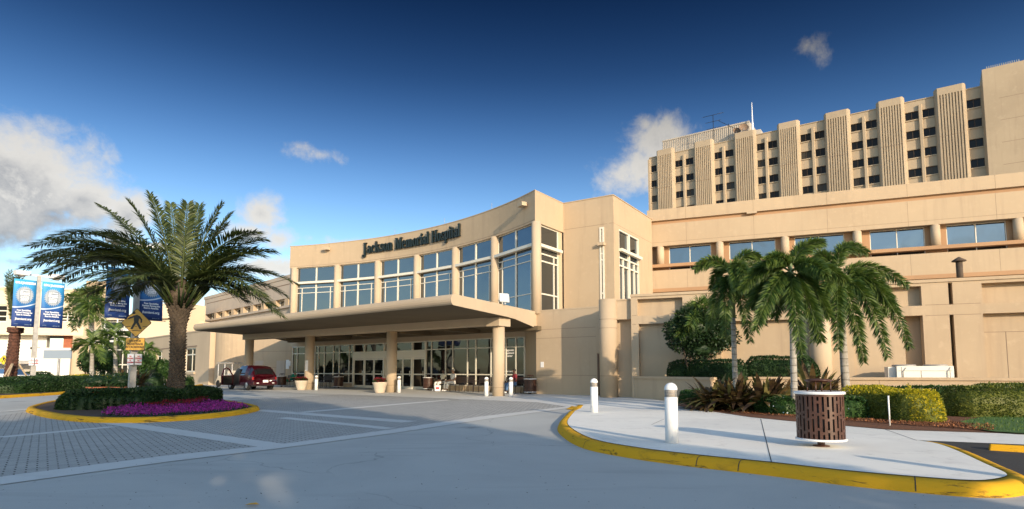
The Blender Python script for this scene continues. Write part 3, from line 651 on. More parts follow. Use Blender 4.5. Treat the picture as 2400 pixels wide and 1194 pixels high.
mb.lathe([(.12, ZF), (.12, zt)], (v0.x, v0.y, 0), 16); vent = part(mb, 'vent_pipe', M['vent']); mb = MB(); mb.lathe([(.26, zt - .02), (.25, zt + .02), (.02, zt + .17), (0.0, zt + .17)], (v0.x, v0.y, 0), 16); mb.build('rain_cap', M['vent'], vent)
# ---- long right wing
RW = Fr(K3 + Vector((0, -.02)), (.920, -.3915)); RL = 26
def rz(y): return RW.z(1530, y)
zz = dict(top=rz(493), l1=rz(519), l2=rz(527), wt=rz(578), lg=rz(621), lb=rz(628), wb=rz(635), b1=rz(678), b0=rz(686))
mb = MB()
mb.fbox(RW, -.3, RL, 0, 12, zz['l1'], zz['top']); mb.fbox(RW, -.3, RL, .3, 12, zz['wt'] + .1, zz['l1'])
mb.fbox(RW, -.3, RL, .12, .5, zz['wt'], zz['l2']); mb.fbox(RW, -.3, RL, .08, .8, zz['b1'], zz['wb']); mb.fbox(RW, -.3, RL, .3, .9, 3, zz['b1'] + .02)
for k in range(6): s_ = 2.2 + k * 4.1; mb.fbox(RW, s_, s_ + .012, -.003, .01, zz['l1'], zz['top'], 1); mb.fbox(RW, s_, s_ + .012, .117, .13, zz['wt'], zz['l2'], 1); mb.fbox(RW, s_, s_ + .012, .077, .09, zz['b1'], zz['wb'], 1)
mb.fbox(RW, 0, RL, .116, .13, zz['wt'] + .25, zz['wt'] + .262, 1)
part(mb, 'wing_wall', [M['stucco'], M['groove']])
mb = MB(); mb.fbox(RW, -.2, RL, .18, .29, zz['l2'], zz['l1']); mb.fbox(RW, -.2, RL, -.02, .42, zz['lb'], zz['lg']); mb.fbox(RW, -.2, RL, .0, .28, zz['b0'], zz['b1'])
wz0, wz1 = zz['wb'], zz['wt']
wx = [(1568, 1667), (1709, 1818), (1862, 1979), (2038, 2167), (2217, 2358)]
wl = [(RW.s(a, 600 - (a - 1568) * .1, .62), RW.s(b, 600 - (b - 1568) * .1, .62)) for a, b in wx]
wallgrid(mb, RW, -.2, RL, wz0, wz1, .2, [(a, b, wz0, wz1) for a, b in wl], 0, .60)
part(mb, 'spandrel', M['stucco_tan'])
for a, b in wl: win_frame(RW, a, b, wz0, wz1, .75, vs=((a + b) / 2,), w=.05)
cx = [1548, 1687, 1840, 2009, 2192, 2386]
for x in cx:
    s_ = RW.s(x, 600 - (x - 1548) * .1, .3); q = RW.pt(s_, .34); mb = MB(); mb.lathe([(.24, zz['lg']), (.24, wz1)], (q.x, q.y, 0), 24); part(mb, 'wing_column', M['stucco_pale'])
mb = MB(); s_ = RW.s(1762, 498); mb.fbox(RW, s_ - .3, s_ + .3, -.1, .1, zz['l1'] - .12, zz['l1'] - .002); part(mb, 'wall_light', M['stucco_pale'])

# ================================================================ RETAINING WALL
rwall = empty('retaining_wall', (10, 22, 0)); tag(rwall, 'long low beige retaining wall in front of the planted bed, below the white air unit', 'wall')
q0 = FW.pt(.02, -.02); q1 = P(1577, 940)
RWp = [Vector((q0.x + .1, q0.y - .06)), q1]
Fa = Fr(RWp[0], RWp[1] - RWp[0]); La = Fa.s(1665, 900); tip = Fa.pt(La).xy
mb = MB(); mb.fbox(Fa, 0, La, 0, .25, 0, .92); mb.fbox(Fa, -.05, La + .04, -.06, .31, .92, 1.02)
Fb = Fr(FW.pt(FW.s(1665, 900), -1.9).xy, FW.u); mb.fbox(Fb, 0, 24, 0, .25, 0, .93); mb.fbox(Fb, -.04, 24, -.06, .31, .93, 1.03)
for k in range(6): mb.fbox(Fb, 3 + k * 3.2, 3.012 + k * 3.2, -.004, .01, 0, .93, 1)
bed2 = [Fa.pt(.3, .26).xy, Fa.pt(La - .1, .26).xy, Fb.pt(.4, .26).xy, Fb.pt(24, .26).xy, FW.pt(24, -.1).xy, FW.pt(.5, .0).xy]
sheet('planter_soil', bed2, .9, M['soil'])
mb.build('wall_face', [M['stucco'], M['groove']], rwall)
# ================================================================ HOSPITAL TOWER
TW = Fr((38.05, 132.87), (43.6, -31.0)); tower = empty('hospital_tower', (58, 120, 0))
tag(tower, 'tall pale concrete ward tower with ribbed pylons and dark window pairs rising behind the wing', 'tower')
def c5(x, y=0): return 1500 + x / 2.6533, 100 + y / 2.6533
PD = 1.0
def ts_(x, y, d=0.): a, b = c5(x, y); return TW.s(a, b, d)
def tz_(x, y, d=0.): a, b = c5(x, y); return TW.z(a, b, d)
zrow = tz_(2075, 352); zrb = tz_(2080, 404); WH = zrow - zrb; ST = 3.6
zpar = tz_(1010, 516); zpyl = (tz_(150, 668, -PD) + tz_(1560, 345, -PD)) / 2
s_l = ts_(60, 900); s_r = ts_(2215, 400)
mb = MB(); rows = [zrow - k * ST for k in range(6)]
gaps = [(70, 103), (215, 265), (282, 332), (455, 510), (527, 582), (716, 775), (793, 853), (997, 1062), (1083, 1148), (1307, 1380), (1399, 1475), (1648, 1730), (1751, 1835), (2028, 2118)]
yat = lambda x: 770 - (x - 240) * .222
wins = [(ts_(a, yat(a)), ts_(b, yat(b))) for a, b in gaps]
holes = [(a, b, z - WH, z) for a, b in wins for z in rows]
wallgrid(mb, TW, s_l, s_r, 10, zpar, .5, holes)
mb.fbox(TW, s_l, s_r, .9, 16, 8, zpar - .4)
mb.fbox(TW, s_l, s_r + 1, -.12, .55, zpar, zpar + .18, 0)
for z in rows: 
    for a, b in wins: mb.fbox(TW, a - .12, b + .12, -.16, -.003, z - WH - .22, z - WH - .03)
mb.build('tower_wall', M['tower'], tower)
wm = {}
for a, b in wins:
    for z in rows:
        p = TW.pt((a + b) / 2, .3, z - WH); key = round(b - a, 2)
        if key not in wm:
            w = (b - a) / 2; F0 = Fr((0, 0), TW.u)
            mb = MB(); e = .09
            mb.fbox(F0, -w, -w + e, -.1, 0, 0, WH); mb.fbox(F0, w - e, w, -.1, 0, 0, WH); mb.fbox(F0, -w + e, w - e, -.1, 0, 0, e); mb.fbox(F0, -w + e, w - e, -.1, 0, WH - e, WH)
            mb.fbox(F0, -.05, .05, -.12, 0, e, WH - e)
            g = MB(); g.face([F0.pt(-w, -.04, 0), F0.pt(w, -.04, 0), F0.pt(w, -.04, WH), F0.pt(-w, -.04, WH)])
            f = mb.build('window', M['trunk_brown']); f.parent = tower; f.location = p - tower.location
            gg = g.build('pane', M['glass_black']); gg.parent = f; wm[key] = f
        else: 
            c = wm[key].copy(); COL.objects.link(c); c.location = p - tower.location
            d_ = wm[key].children[0].copy(); COL.objects.link(d_); d_.parent = c
pyl = [(107, 193), (340, 437), (590, 700), (862, 970), (1155, 1283), (1483, 1620), (1845, 2003), (2140, 2192)]
for i, (a, b) in enumerate(pyl):
    y = 680 - (a - 107) * .23; s0 = ts_(a, y, -PD); s1 = ts_(b, y, -PD); mb = MB()
    n = 3 if i == 7 else 8; w = s1 - s0; zc_ = zpyl - 1.35
    sp = .55
    prof_ = [(s0 - sp, .1), (s0 - sp * .6, -PD * .55), (s0, -PD), (s1, -PD), (s1 + sp * .55, -PD * .85), (s1 + sp, .1)]
    mb.prism([TW.pt(p, q).xy for p, q in prof_], zc_, zpyl)
    gw = w / (n * 2 + 1.6); g0 = s0 + .8 * gw * .9
    prof_ = [(s0 - sp, .1), (s0 - sp * .6, -PD * .55), (s0, -PD)]
    for k in range(n):
        x = s0 + w * (k + .62) / (n + .2)
        prof_ += [(x, -PD), (x + .04, -PD + .30), (x + gw * .85, -PD + .30), (x + gw * .95, -PD)]
    prof_ += [(s1, -PD), (s1 + sp * .55, -PD * .85), (s1 + sp, .1)]
    mb.prism([TW.pt(p, q).xy for p, q in prof_], 10, zc_)
    for zj in (zpyl - 9, zpyl - 19.5): mb.fbox(TW, s0 + .02, s1 - .02, -PD - .006, -PD + .01, zj, zj + .06, 1)
    mb.build('pylon', [M['tower'], M['groove']], tower)
for a in (60, 268, 513, 777, 1066, 1381, 1731):
    s0 = ts_(a + (0 if a > 100 else -8), yat(a)); mb = MB(); top = zpar - (.9 if a > 100 else .4)
    mb.prism([TW.pt(s0, .1).xy, TW.pt(s0 + .08, -.42).xy, TW.pt(s0 + .5, -.42).xy, TW.pt(s0 + .62, .1).xy], 10, top); mb.build('fin', M['tower'], tower)
# tall blank slab at the right
mb = MB(); a, b = 2301, 164; d0 = -1.3; s0 = TW.s(a, b, d0); zt = TW.z(a, b, d0)
mb.fbox(TW, s0, s0 + 40, d0, 14, 8, zt)
for k in range(1, 9): mb.fbox(TW, s0 + 2, s0 + 40, d0 - .006, d0 + .01, zt - 3.9 * k - 1.8, zt - 3.9 * k - 1.75, 1)
mb.fbox(TW, s0 + 8.4, s0 + 8.5, d0 - .005, d0 + .01, 10, zt - 3, 1)
mb.build('stair_slab', [M['tower'], M['groove']], tower)
mb = MB(); s1 = s0 + .8
mb.fbox(TW, s1, s1 + 4.6, 1., 5, zt, zt + .9); mb.build('roof_louvre', M['black'], tower)
mb = MB()
for k in range(16): mb.fbox(TW, s1 + k * .29, s1 + k * .29 + .1, .85, .99, zt, zt + 1.25)
mb.build('louvre_rail', M['galv'], tower)
# penthouse siding
mb = MB(); d0 = 7.; a0 = TW.s(*c5(140, 615), d0); a1 = TW.s(*c5(680, 490), d0); z0 = TW.z(*c5(680, 490), d0)
mb.fbox(TW, a0, a1, d0, 20, zpar - 1, z0)
k = a0 + .1
while k < a1 - .2: mb.fbox(TW, k, k + .16, d0 - .09, d0 - .002, zpar - 1, z0 - .25, 0); k += .45
mb.fbox(TW, a0 - .05, a1 + .05, d0 - .14, d0 + .1, z0 - .2, z0 + .12, 0)
mb.prism([TW.pt(a1, d0 + .2).xy, TW.pt(a1 + 2.2, d0 + .5).xy, TW.pt(a1 + 2.2, 20).xy, TW.pt(a1, 20).xy], zpar - 1, z0 - 2.2, 0)
mb.build('penthouse', M['tower_metal'], tower)
def yagi(x0, y0, ztop_y, els, tilt=0., name='television_aerial', lab=''):
    d = 3.; s0 = TW.s(*c5(x0, y0), d); base = TW.pt(s0, d, zpar - .5); zt = TW.z(*c5(x0, ztop_y), d)
    o = empty(name, base); tag(o, lab, 'aerial', 'aerials on the tower roof')
    mb = MB(); mb.tube([base, (base.x, base.y, zt)], .07, 6); mb.build('mast', M['black'], o)
    mb = MB()
    for (zf, l) in els:
        z = base.z + (zt - base.z) * zf; c = Vector((base.x, base.y, z)); u = Vector((TW.u.x, TW.u.y, tilt)).normalized(); n = Vector((TW.n.x, TW.n.y, 0))
        mb.tube([c - u * l, c + u * l], .05, 5)
        for k in range(5): q = c - u * l + u * (2 * l * k / 4); mb.tube([q - n * .8 + Vector((0, 0, -.3)), q + n * .8 + Vector((0, 0, .3))], .03, 4)
    mb.build('boom', M['black'], o); return o
yagi(458, 600, 450, ((1., 2.2), (.82, 1.6), (.64, 1.4)), lab='three-tier television aerial on the tower roof, left of the slanted one')
yagi(553, 590, 505, ((.93, 2.6),), tilt=-.75, lab='single slanted television aerial on the tower roof, right of the three-tier one')
d = 6.; s0 = TW.s(*c5(700, 520), d); b_ = TW.pt(s0, d, zpar); o = empty('radio_mast', b_); tag(o, 'white whip radio mast on the tower roof beside the penthouse', 'mast')
mb = MB(); mb.tube([b_, (b_.x, b_.y, TW.z(*c5(700, 500), d))], .22, 8); zz_ = TW.z(*c5(700, 372), d); mb.tube([(b_.x, b_.y, zpar + 2), (b_.x, b_.y, zz_)], [.2, .06], 8); mb.build('mast', M['white'], o)
mb = MB(); q = TW.pt(s0 + .6, d, 0); mb.tube([(q.x, q.y, zpar), (q.x, q.y, zpar + 3.6)], .04, 5); q = TW.pt(s0 - .5, d, 0); mb.tube([(q.x, q.y, zpar), (q.x, q.y, zpar + 2.6)], .04, 5); mb.build('short_aerial', M['galv'], o)
for (x, y, r_) in ((600, 552, .85), (645, 532, 1.05)):
    d = 5.; s0 = TW.s(*c5(x, y), d); z0 = TW.z(*c5(x, y), d); q = TW.pt(s0, d, zpar - .3)
    o = empty('satellite_dish', q); tag(o, 'larger grey satellite dish on the tower roof' if r_ > 1.0 else 'smaller grey satellite dish on the tower roof, left of the larger one', 'satellite dish', 'satellite dishes on the tower roof')
    mb = MB(); mb.tube([q, (q.x, q.y, z0)], .08, 6); mb.build('stand', M['galv'], o)
    mb = MB(); rot = Vector((TW.u.x * .5 - TW.n.x, TW.u.y * .5 - TW.n.y, .5)).to_track_quat('Z', 'Y').to_matrix()
    mb.lathe([(0, -.3), (r_ * .5, -.22), (r_ * .85, .05), (r_, .25)], (q.x, q.y, z0), 20, rot=rot, cap=False); mb.build('dish', M['groove'], o)

# ================================================================ LEFT-HAND BUILDINGS
lw = empty('left_wing', (-45, 85, 0)); tag(lw, 'three storey beige hospital wing with ribbon windows behind the canopy, left of the entrance', 'building')
LW = Fr(D(480, 703, 87).xy, (.697, -.717)); LWL = 38
def lz(y): return LW.z(480, y)
zt = lz(697); wz1 = lz(738); wz0 = lz(752)
mb = MB(); mb.fbox(LW, 0, LWL, 0, 14, wz1, zt - .4); mb.fbox(LW, -.1, LWL, -.08, 14.1, zt - .4, zt)
mb.fbox(LW, 0, LWL, 0, .3, lz(770), wz0 - .25); mb.fbox(LW, 0, LWL, -.3, .3, wz0 - .25, wz0); mb.fbox(LW, 0, LWL, .9, 14, 0, wz1)
mb.fbox(LW, 1., LWL - 2, -.01, .01, zt - 1.1, zt - 1.0, 1); mb.fbox(LW, 0, .5, 0, .9, wz0, wz1)
mb.build('wing_wall', [M['stucco_grey'], M['groove']], lw)
mb = MB(); mb.fbox(LW, 0, LWL, .1, .6, 0, lz(770) - .01); mb.build('lower_wall', M['stucco'], lw)
k = 0.9; i = 0
while k < LWL - 3:
    win_frame(LW, k + .9, k + 3.3, wz0, wz1, .6, vs=(k + 2.1,), parent=lw, glass='glass' if i % 3 else 'glass_dark', w=.09)
    mb = MB(); mb.fbox(LW, k + 3.31, k + 4.25, .02, .85, wz0, wz1); mb.build('pier', M['stucco'], lw); k += 4.25 - .9; i += 1
# low left building with tall windows
lb = empty('clinic_building', (-35, 60, 0)); tag(lb, 'low pale beige building with tall white-framed windows left of the canopy', 'building')
LB = Fr(P(488, 903), (.70, -.714)); zt = Zat(488, 774, P(488, 903).y)
def ls(x, y=860): return LB.s(x, y)
mb = MB(); wn = [(ls(431), ls(457)), (ls(365), ls(379))]; wzt = LB.z(445, 816); wzb = LB.z(445, 872)
wallgrid(mb, LB, ls(318), 0, 0, zt, .4, [(a, b, wzb, wzt) for a, b in wn])
mb.fbox(LB, ls(318), 0, -.06, .5, zt, zt + .12); Fs = Fr(LB.p, LB.n); mb.fbox(Fs, .02, 9, .02, .4, 0, zt + .1)
mb.fbox(LB, ls(318), -.3, .9, 12, 0, zt - .4); 
for a, b in wn: mb.fbox(LB, a - .15, b + .15, -.15, -.002, wzb - .2, wzb)
mb.fbox(LB, ls(320), ls(460), -.02, .0, zt - 1.35, zt - 1.25, 1)
mb.build('wall', [M['stucco_pale'], M['groove']], lb)
for a, b in wn: win_frame(LB, a, b, wzb, wzt, .25, vs=(a + (b - a) * .55,), hs=(wzb + (wzt - wzb) * .72,), parent=lb, glass='glass_black', w=.1)
# curved corner building behind the car
rb_ = empty('loading_building', (-25, 50, 0)); tag(rb_, 'round-cornered beige building with a recessed shutter bay behind the red car', 'building')
c0 = P(503, 903); rr_ = 2.2; cen = c0 + Vector((1.75, 1.25)); pts = []
E1 = GL + Vector((.05, .1)); dirw = (E1 - P(590, 903)).normalized()
for k in range(13): a = R(200 + k * 9.2); pts.append(cen + Vector((math.cos(a), math.sin(a))) * rr_)
zt = Zat(510, 775, 50)
Fc = Fr(pts[-1], E1 - pts[-1]); Lc = (E1 - pts[-1]).length
ga, gb = Fc.s(529, 870), Fc.s(578, 870); gz = Fc.z(555, 824)
mb = MB(); mb.prism(pts + [pts[-1] + Fc.n * .4, cen + Vector((.5, .5)), pts[0] + Vector((3, 4)), pts[0] + Vector((.5, 4))], 0, zt, 0, smooth=False)
wallgrid(mb, Fc, 0, Lc, 0, zt, .35, [(max(ga, .05), gb, 0, gz)]); mb.fbox(Fc, max(ga, .05) - .1, gb + .1, .5, .6, 0, gz + .1)
mb.fbox(Fc, .0, Lc, -.02, 8, zt, zt + .1)
for z in (2.9, 1.5): mb.fbox(Fc, gb + .1, Lc, -.004, .01, z, z + .02, 1)
mb.build('wall', [M['stucco'], M['groove']], rb_)
for k, (a, b) in enumerate(((599, 616), (649, 667))):
    s0, s1 = Fc.s(a, 880), Fc.s(b, 880); mb = MB(); mb.fbox(Fc, s0 - .06, s1 + .06, -.03, -.002, 0, Fc.z(a, 848) + .08); d_ = mb.build('door', M['stucco_grey'], rb_); mb = MB(); mb.fbox(Fc, s0, s1, -.05, -.031, .02, Fc.z(a, 848)); mb.build('door_leaf', M['stucco_grey'], d_)
for px, lab in ((674, 'larger white notice on the wall beside the entrance glazing'), (678.5, 'smaller white notice on the wall beside the entrance glazing')):
    s0 = Fc.s(px, 860); mb = MB(); h = .55 if px < 676 else .3; mb.fbox(Fc, s0 - (.16 if px < 676 else .1), s0 + (.16 if px < 676 else .1), -.03, -.004, 1.95 - h, 1.95 + h * .4); tag(mb.build('notice', M['white'], None, off=Fc.pt(s0, 0, 1.6)), lab, 'notice', 'notices beside the entrance')
# far cream building with bridge wing
cb = empty('cream_building', (-95, 110, 0)); tag(cb, 'cream building bridging over a white ground floor at the far left', 'building')
CB = Fr(D(-40, 670, 92).xy, (.97, .24)); 
def cs(x, y=700): return CB.s(x, y)
zc1 = CB.z(0, 673); zc0 = CB.z(0, 785)
mb = MB(); wn = [(cs(-28), cs(19), CB.z(10, 755), CB.z(10, 715)), (cs(143), cs(176), CB.z(160, 755), CB.z(160, 733))]
wallgrid(mb, CB, cs(-60), cs(206), zc0, zc1, .5, wn); mb.fbox(CB, cs(-60), cs(206), -.25, .3, zc1 - .3, zc1); mb.fbox(CB, cs(-60), cs(206), -.3, .0, zc0, zc0 + .35)
mb.fbox(CB, cs(-60), cs(206), 1.2, 10, zc0, zc1 - .5)
mb.build('upper_wall', M['cream'], cb)
for a, b, z0, z1 in wn: win_frame(CB, a, b, z0, z1, .3, vs=(a + (b - a) / 2,), hs=(z0 + (z1 - z0) * .33, z0 + (z1 - z0) * .66), parent=cb, glass='glass_black', w=.16)
mb = MB(); mb.fbox(CB, cs(-60), cs(101), 2., 3, 0, zc0); mb.fbox(CB, cs(100.0), cs(172, 830), -1.0, -.6, 0, CB.z(120, 816)); mb.build('lower_wall', M['white_warm'], cb)
mb = MB(); mb.fbox(CB, cs(138, 810), cs(173, 810), 1.4, 1.99, 0, zc0); mb.build('brick_panel', M['brick'], cb)
mb = MB(); mb.fbox(CB, cs(204), cs(250), -.6, 9, 0, CB.z(205, 660)); mb.fbox(CB, cs(170, 850), cs(203.6), -.4, 3, 0, zc0 - .02); mb.fbox(CB, cs(215), cs(216), -.62, -.5, 0, 12, 1); mb.build('corner_tower', [M['stucco_pale'], M['groove']], cb)
for a in (1, 55, 66): mb = MB(); s0 = cs(a, 815); mb.fbox(CB, s0, s0 + .75, 1.95, 1.998, CB.z(60, 818.), CB.z(60, 813)); mb.build('window', M['glass_black'], cb)
# canopy-like bus shelter strip under the bridge
mb = MB(); mb.fbox(CB, cs(-60), cs(100), -2, .3, CB.z(60, 851), CB.z(60, 846)); mb.build('awning', M['galv'], cb)
mb = MB(); mb.fbox(CB, cs(-60), cs(100), 1.5, 1.98, 0, CB.z(60, 852)); mb.build('shop_wall', M['tower_metal'], cb)
# glazed stair link
ab = empty('glazed_link', (-60, 80, 0)); tag(ab, 'white-framed glazed stair hall between the cream building and low clinic', 'building')
AB = Fr(D(222, 880, 82).xy, (.96, -.28)); L_ = AB.s(322, 850); zt = AB.z(222, 752)
mb = MB(); mb.fbox(AB, -.5, L_ + 1, 1.8, 2.2, 0, zt); mb.fbox(AB, -.5, L_ + 6, -.3, 3, zt, zt + .7); mb.fbox(AB, L_, L_ + 7, .2, 4, 0, zt + 2.); mb.build('wall', M['cream'], ab)
win_frame(AB, .2, L_ - .2, .4, zt - .1, .4, vs=[.2 + k * (L_ - .4) / 5 for k in range(1, 5)], hs=[zt * .25, zt * .5, zt * .72, zt * .86], parent=ab, glass='glass_dark', w=.16)
mb = MB(); mb.fbox(AB, -.2, L_, -1.2, -.95, zt * .80, zt * .83); mb.fbox(AB, -.2, L_, -1.2, -.95, zt * .62, zt * .65)
for k in range(4): q = AB.pt(.3 + k * L_ / 3.3, -1.05, 0); mb.tube([q, (q.x, q.y, zt)], .09, 6)
mb.build('balustrade', M['white'], ab)
# small background block
sb_ = empty('annex_building', (-50, 75, 0)); tag(sb_, 'small cream annex with square white windows above the low clinic roof', 'building')
SB = Fr(D(345, 800, 84).xy, (.95, -.3)); zt = SB.z(350, 762); s1 = SB.s(478, 790)
mb = MB(); wn = [(SB.s(357, 780), SB.s(372, 780)), (SB.s(378, 780), SB.s(392, 780)), (SB.s(402, 780), SB.s(416, 780))]
wallgrid(mb, SB, -1, s1, 0, zt, .4, [(a, b, SB.z(360, 790), SB.z(360, 774)) for a, b in wn]); mb.fbox(SB, -1.1, s1, -.1, 4, zt, zt + .2); mb.build('wall', M['cream'], sb_)
for a, b in wn: win_frame(SB, a, b, SB.z(360, 790), SB.z(360, 774), .2, vs=((a + b) / 2,), parent=sb_, glass='glass_dark', w=.14)
# ================================================================ VEGETATION
rng = random.Random(7)
def rv(a=1.): return Vector((rng.uniform(-a, a), rng.uniform(-a, a), rng.uniform(-a, a)))
def leafquad(mb, p, d, n, l, w, m=0, bend=.0):
    """pointed leaf from p along d, normal n"""
    d = d.normalized(); s = d.cross(n); s = s.normalized() if s.length > 1e-4 else d.orthogonal().normalized()
    q = p + d * l * .45 + s * w; r = p + d * l * .45 - s * w
    mb.face([p, q, p + d * l + Vector((0, 0, -bend * l)), r], m)
def crown(mb, blobs, n, size, m=0, mw=.5, out=.6):
    """leaves through a set of ellipsoids ((c),(rx,ry,rz)), denser near the surface, thinned by noise"""
    vol = [b[1][0] * b[1][1] * b[1][2] for b in blobs]; tot = sum(vol)
    for b, v in zip(blobs, vol):
        c = Vector(b[0])
        for k in range(int(n * v / tot)):
            d = rv().normalized() if True else 0
            rr = rng.random() ** .35; p = Vector((c.x + d.x * b[1][0] * rr, c.y + d.y * b[1][1] * rr, c.z + d.z * b[1][2] * rr))
            if mnoise.noise(p * 1.6) < -.26 and rng.random() < .7: continue
            dd = (d * out + rv(.8)); leafquad(mb, p, dd, rv(), size * rng.uniform(.6, 1.2), size * mw * .5, m)
def bush_body(mb, blobs, m=0, k=.82, seed=0):
    for c, r_ in blobs:
        bm = bmesh.new(); bmesh.ops.create_icosphere(bm, subdivisions=3, radius=1)
        for v in bm.verts:
            f = k * (1 + .18 * mnoise.noise(v.co * 2.3 + Vector(c))); v.co = Vector((c[0] + v.co.x * r_[0] * f, c[1] + v.co.y * r_[1] * f, c[2] + v.co.z * r_[2] * f))
        mb.mesh([v.co.copy() for v in bm.verts], [[q.index for q in f.verts] for f in bm.faces], m, False); bm.free()
def hedge(name, label, path, width, z0, h, m, size=.07, dens=900, group='clipped hedges', m2=None, top_m=None, rough=.06, cat='hedge', parent=None):
    """clipped hedge along path: dense body + skin of small leaves"""
    mats = [M[m]] + ([M[top_m]] if top_m else [])
    path = [Vector(p) for p in path]; path = smooth_path(path, 8) if len(path) > 2 else path; c = path[len(path) // 2]
    mb = MB(); L = sum((b - a).length for a, b in zip(path, path[1:]))
    def at(t):
        d = t * L
        for a, b in zip(path, path[1:]):
            l = (b - a).length
            if d <= l + 1e-6: u = (b - a).normalized(); return a + u * d, u
            d -= l
        return path[-1], (path[-1] - path[-2]).normalized()
    nseg = max(6, int(L / .22)); K = 13; vs = []
    def prof(k, t):
        a = math.pi * k / (K - 1); cx = math.cos(a); cz = math.sin(a)
        e = .5
        x = math.copysign(abs(cx) ** e, cx) * width / 2; z = abs(cz) ** e * h
        endf = min(1., (min(t, 1 - t) * L) / (width * .35) ) ; endf = max(.0, endf) ** .5
        return x * endf, z * (.25 + .75 * endf)
    for i in range(nseg + 1):
        t = i / nseg; p, u = at(t); n = Vector((-u.y, u.x))
        for k in range(K):
            x, z = prof(k, t); q = Vector((p.x + n.x * x, p.y + n.y * x, z0 + z)); q3 = q * 1.8
            f = 1 + rough * 2.2 * mnoise.noise(q3); vs.append(Vector((p.x + n.x * x * f * .90, p.y + n.y * x * f * .90, z0 + z * f * .90)))
    fs = [(i * K + k, (i + 1) * K + k, (i + 1) * K + k + 1, i * K + k + 1) for i in range(nseg) for k in range(K - 1)]
    mb.mesh(vs, fs, 0)
    tab = [(j * (K - 1) / 80, prof(j * (K - 1) / 80, .5)) for j in range(81)]; cum = [0.]
    for j in range(80): cum.append(cum[-1] + math.hypot(tab[j + 1][1][0] - tab[j][1][0], tab[j + 1][1][1] - tab[j][1][1]))
    def pick():
        r_ = rng.random() * cum[-1]; lo_, hi_ = 0, 80
        while hi_ - lo_ > 1:
            md = (lo_ + hi_) // 2
            if cum[md] <= r_: lo_ = md
            else: hi_ = md
        return (lo_ + (r_ - cum[lo_]) / max(1e-6, cum[hi_] - cum[lo_])) * (K - 1) / 80
    area = L * (width + 2 * h)
    for _ in range(int(area * dens)):
        t = rng.random(); k = pick(); p, u = at(t); n = Vector((-u.y, u.x)); x, z = prof(k, t)
        q = Vector((p.x + n.x * x, p.y + n.y * x, z0 + z)); f = 1 + rough * 2.2 * mnoise.noise(q * 1.8) + rng.uniform(-.03, .035)
        q = Vector((p.x + n.x * x * f, p.y + n.y * x * f, z0 + z * f))
        a = math.pi * k / (K - 1); od = Vector((n.x * math.cos(a), n.y * math.cos(a), math.sin(a)))
        endv = Vector((u.x, u.y, 0)) * (1 if t > .5 else -1) * (1 if min(t, 1 - t) * L < width * .4 else 0)
        mi = 1 if top_m and (math.sin(a) > .72 + .2 * mnoise.noise(q * 3) or (t > .9 and rng.random() < .75)) else 0
        leafquad(mb, q, od + endv * .8 + rv(.8), rv(), size * rng.uniform(.6, 1.25), size * .28, mi)
    o = mb.build(name, mats, None, off=(c.x, c.y, z0)); tag(o, label, cat, group); return o
# ---- palm builders
def bez(a, b, c, n=14):
    return [a * (1 - t) ** 2 + b * 2 * t * (1 - t) + c * t * t for t in [i / n for i in range(n + 1)]]
def frond_plume(mb, pts, nl, l0, w, m=0):
    """foxtail frond: leaflets all around the rachis"""
    n = len(pts) - 1
    mb.tube(pts, [.022 * (1 - .8 * i / n) + .004 for i in range(n + 1)], 5, m)
    for k in range(nl):
        t = .14 + .86 * rng.random(); f = t * n; i = min(int(f), n - 1); p = pts[i].lerp(pts[i + 1], f - i); d = (pts[i + 1] - pts[i]).normalized()
        a = d.orthogonal().normalized(); b = d.cross(a); q = rng.uniform(0, 6.283); o = a * math.cos(q) + b * math.sin(q)
        l = l0 * (.55 + .75 * math.sin(math.pi * min(1, .12 + t * .86))) * rng.uniform(.8, 1.15)
        dd = o * .95 + d * .72; leafquad(mb, p, dd, d.cross(o) + rv(.3), l, w, m, bend=.22)
def frond_feather(mb, pts, nl, l0, w, m=0, vee=.5, droop=.1):
    n = len(pts) - 1
    mb.tube(pts, [.035 * (1 - .85 * i / n) + .006 for i in range(n + 1)], 5, m)
    for k in range(nl):
        t = .10 + .90 * (k + rng.random()) / nl; f = min(t, .999) * n; i = int(f); p = pts[i].lerp(pts[i + 1], f - i); d = (pts[i + 1] - pts[i]).normalized()
        s = d.cross(Vector((0, 0, 1))); s = s.normalized() if s.length > .05 else Vector((1, 0, 0)); up = s.cross(d).normalized()
        for sd in (-1, 1):
            l = l0 * (.30 + .85 * math.sin(math.pi * min(1., .10 + .82 * t))) * rng.uniform(.82, 1.12)
            dd = s * sd * .95 + d * (.55 + .6 * t) + up * vee * rng.uniform(-.1, .9) + rv(.14); leafquad(mb, p, dd, up + rv(.25), l, w, m, bend=droop)
def palm(name, label, cat, group, base, trunk_pts, trunk_r, shaft, fronds, kind, nl, l0, w, lm, tm, extra=None):
    o = empty(name, base); tag(o, label, cat, group)
    mb = MB(); mb.tube(trunk_pts, trunk_r, 16); mb.build('trunk', M[tm], o)
    if shaft: mb = MB(); mb.tube(shaft[0], shaft[1], 14); mb.build('crownshaft', M['shaft'], o)
    for pts in fronds:
        mb = MB(); (frond_plume if kind == 'plume' else frond_feather)(mb, pts, nl, l0, w); mb.build('frond', M[lm], o)
    if extra: extra(o)
    return o
G3 = 'foxtail palms in front of the wing'
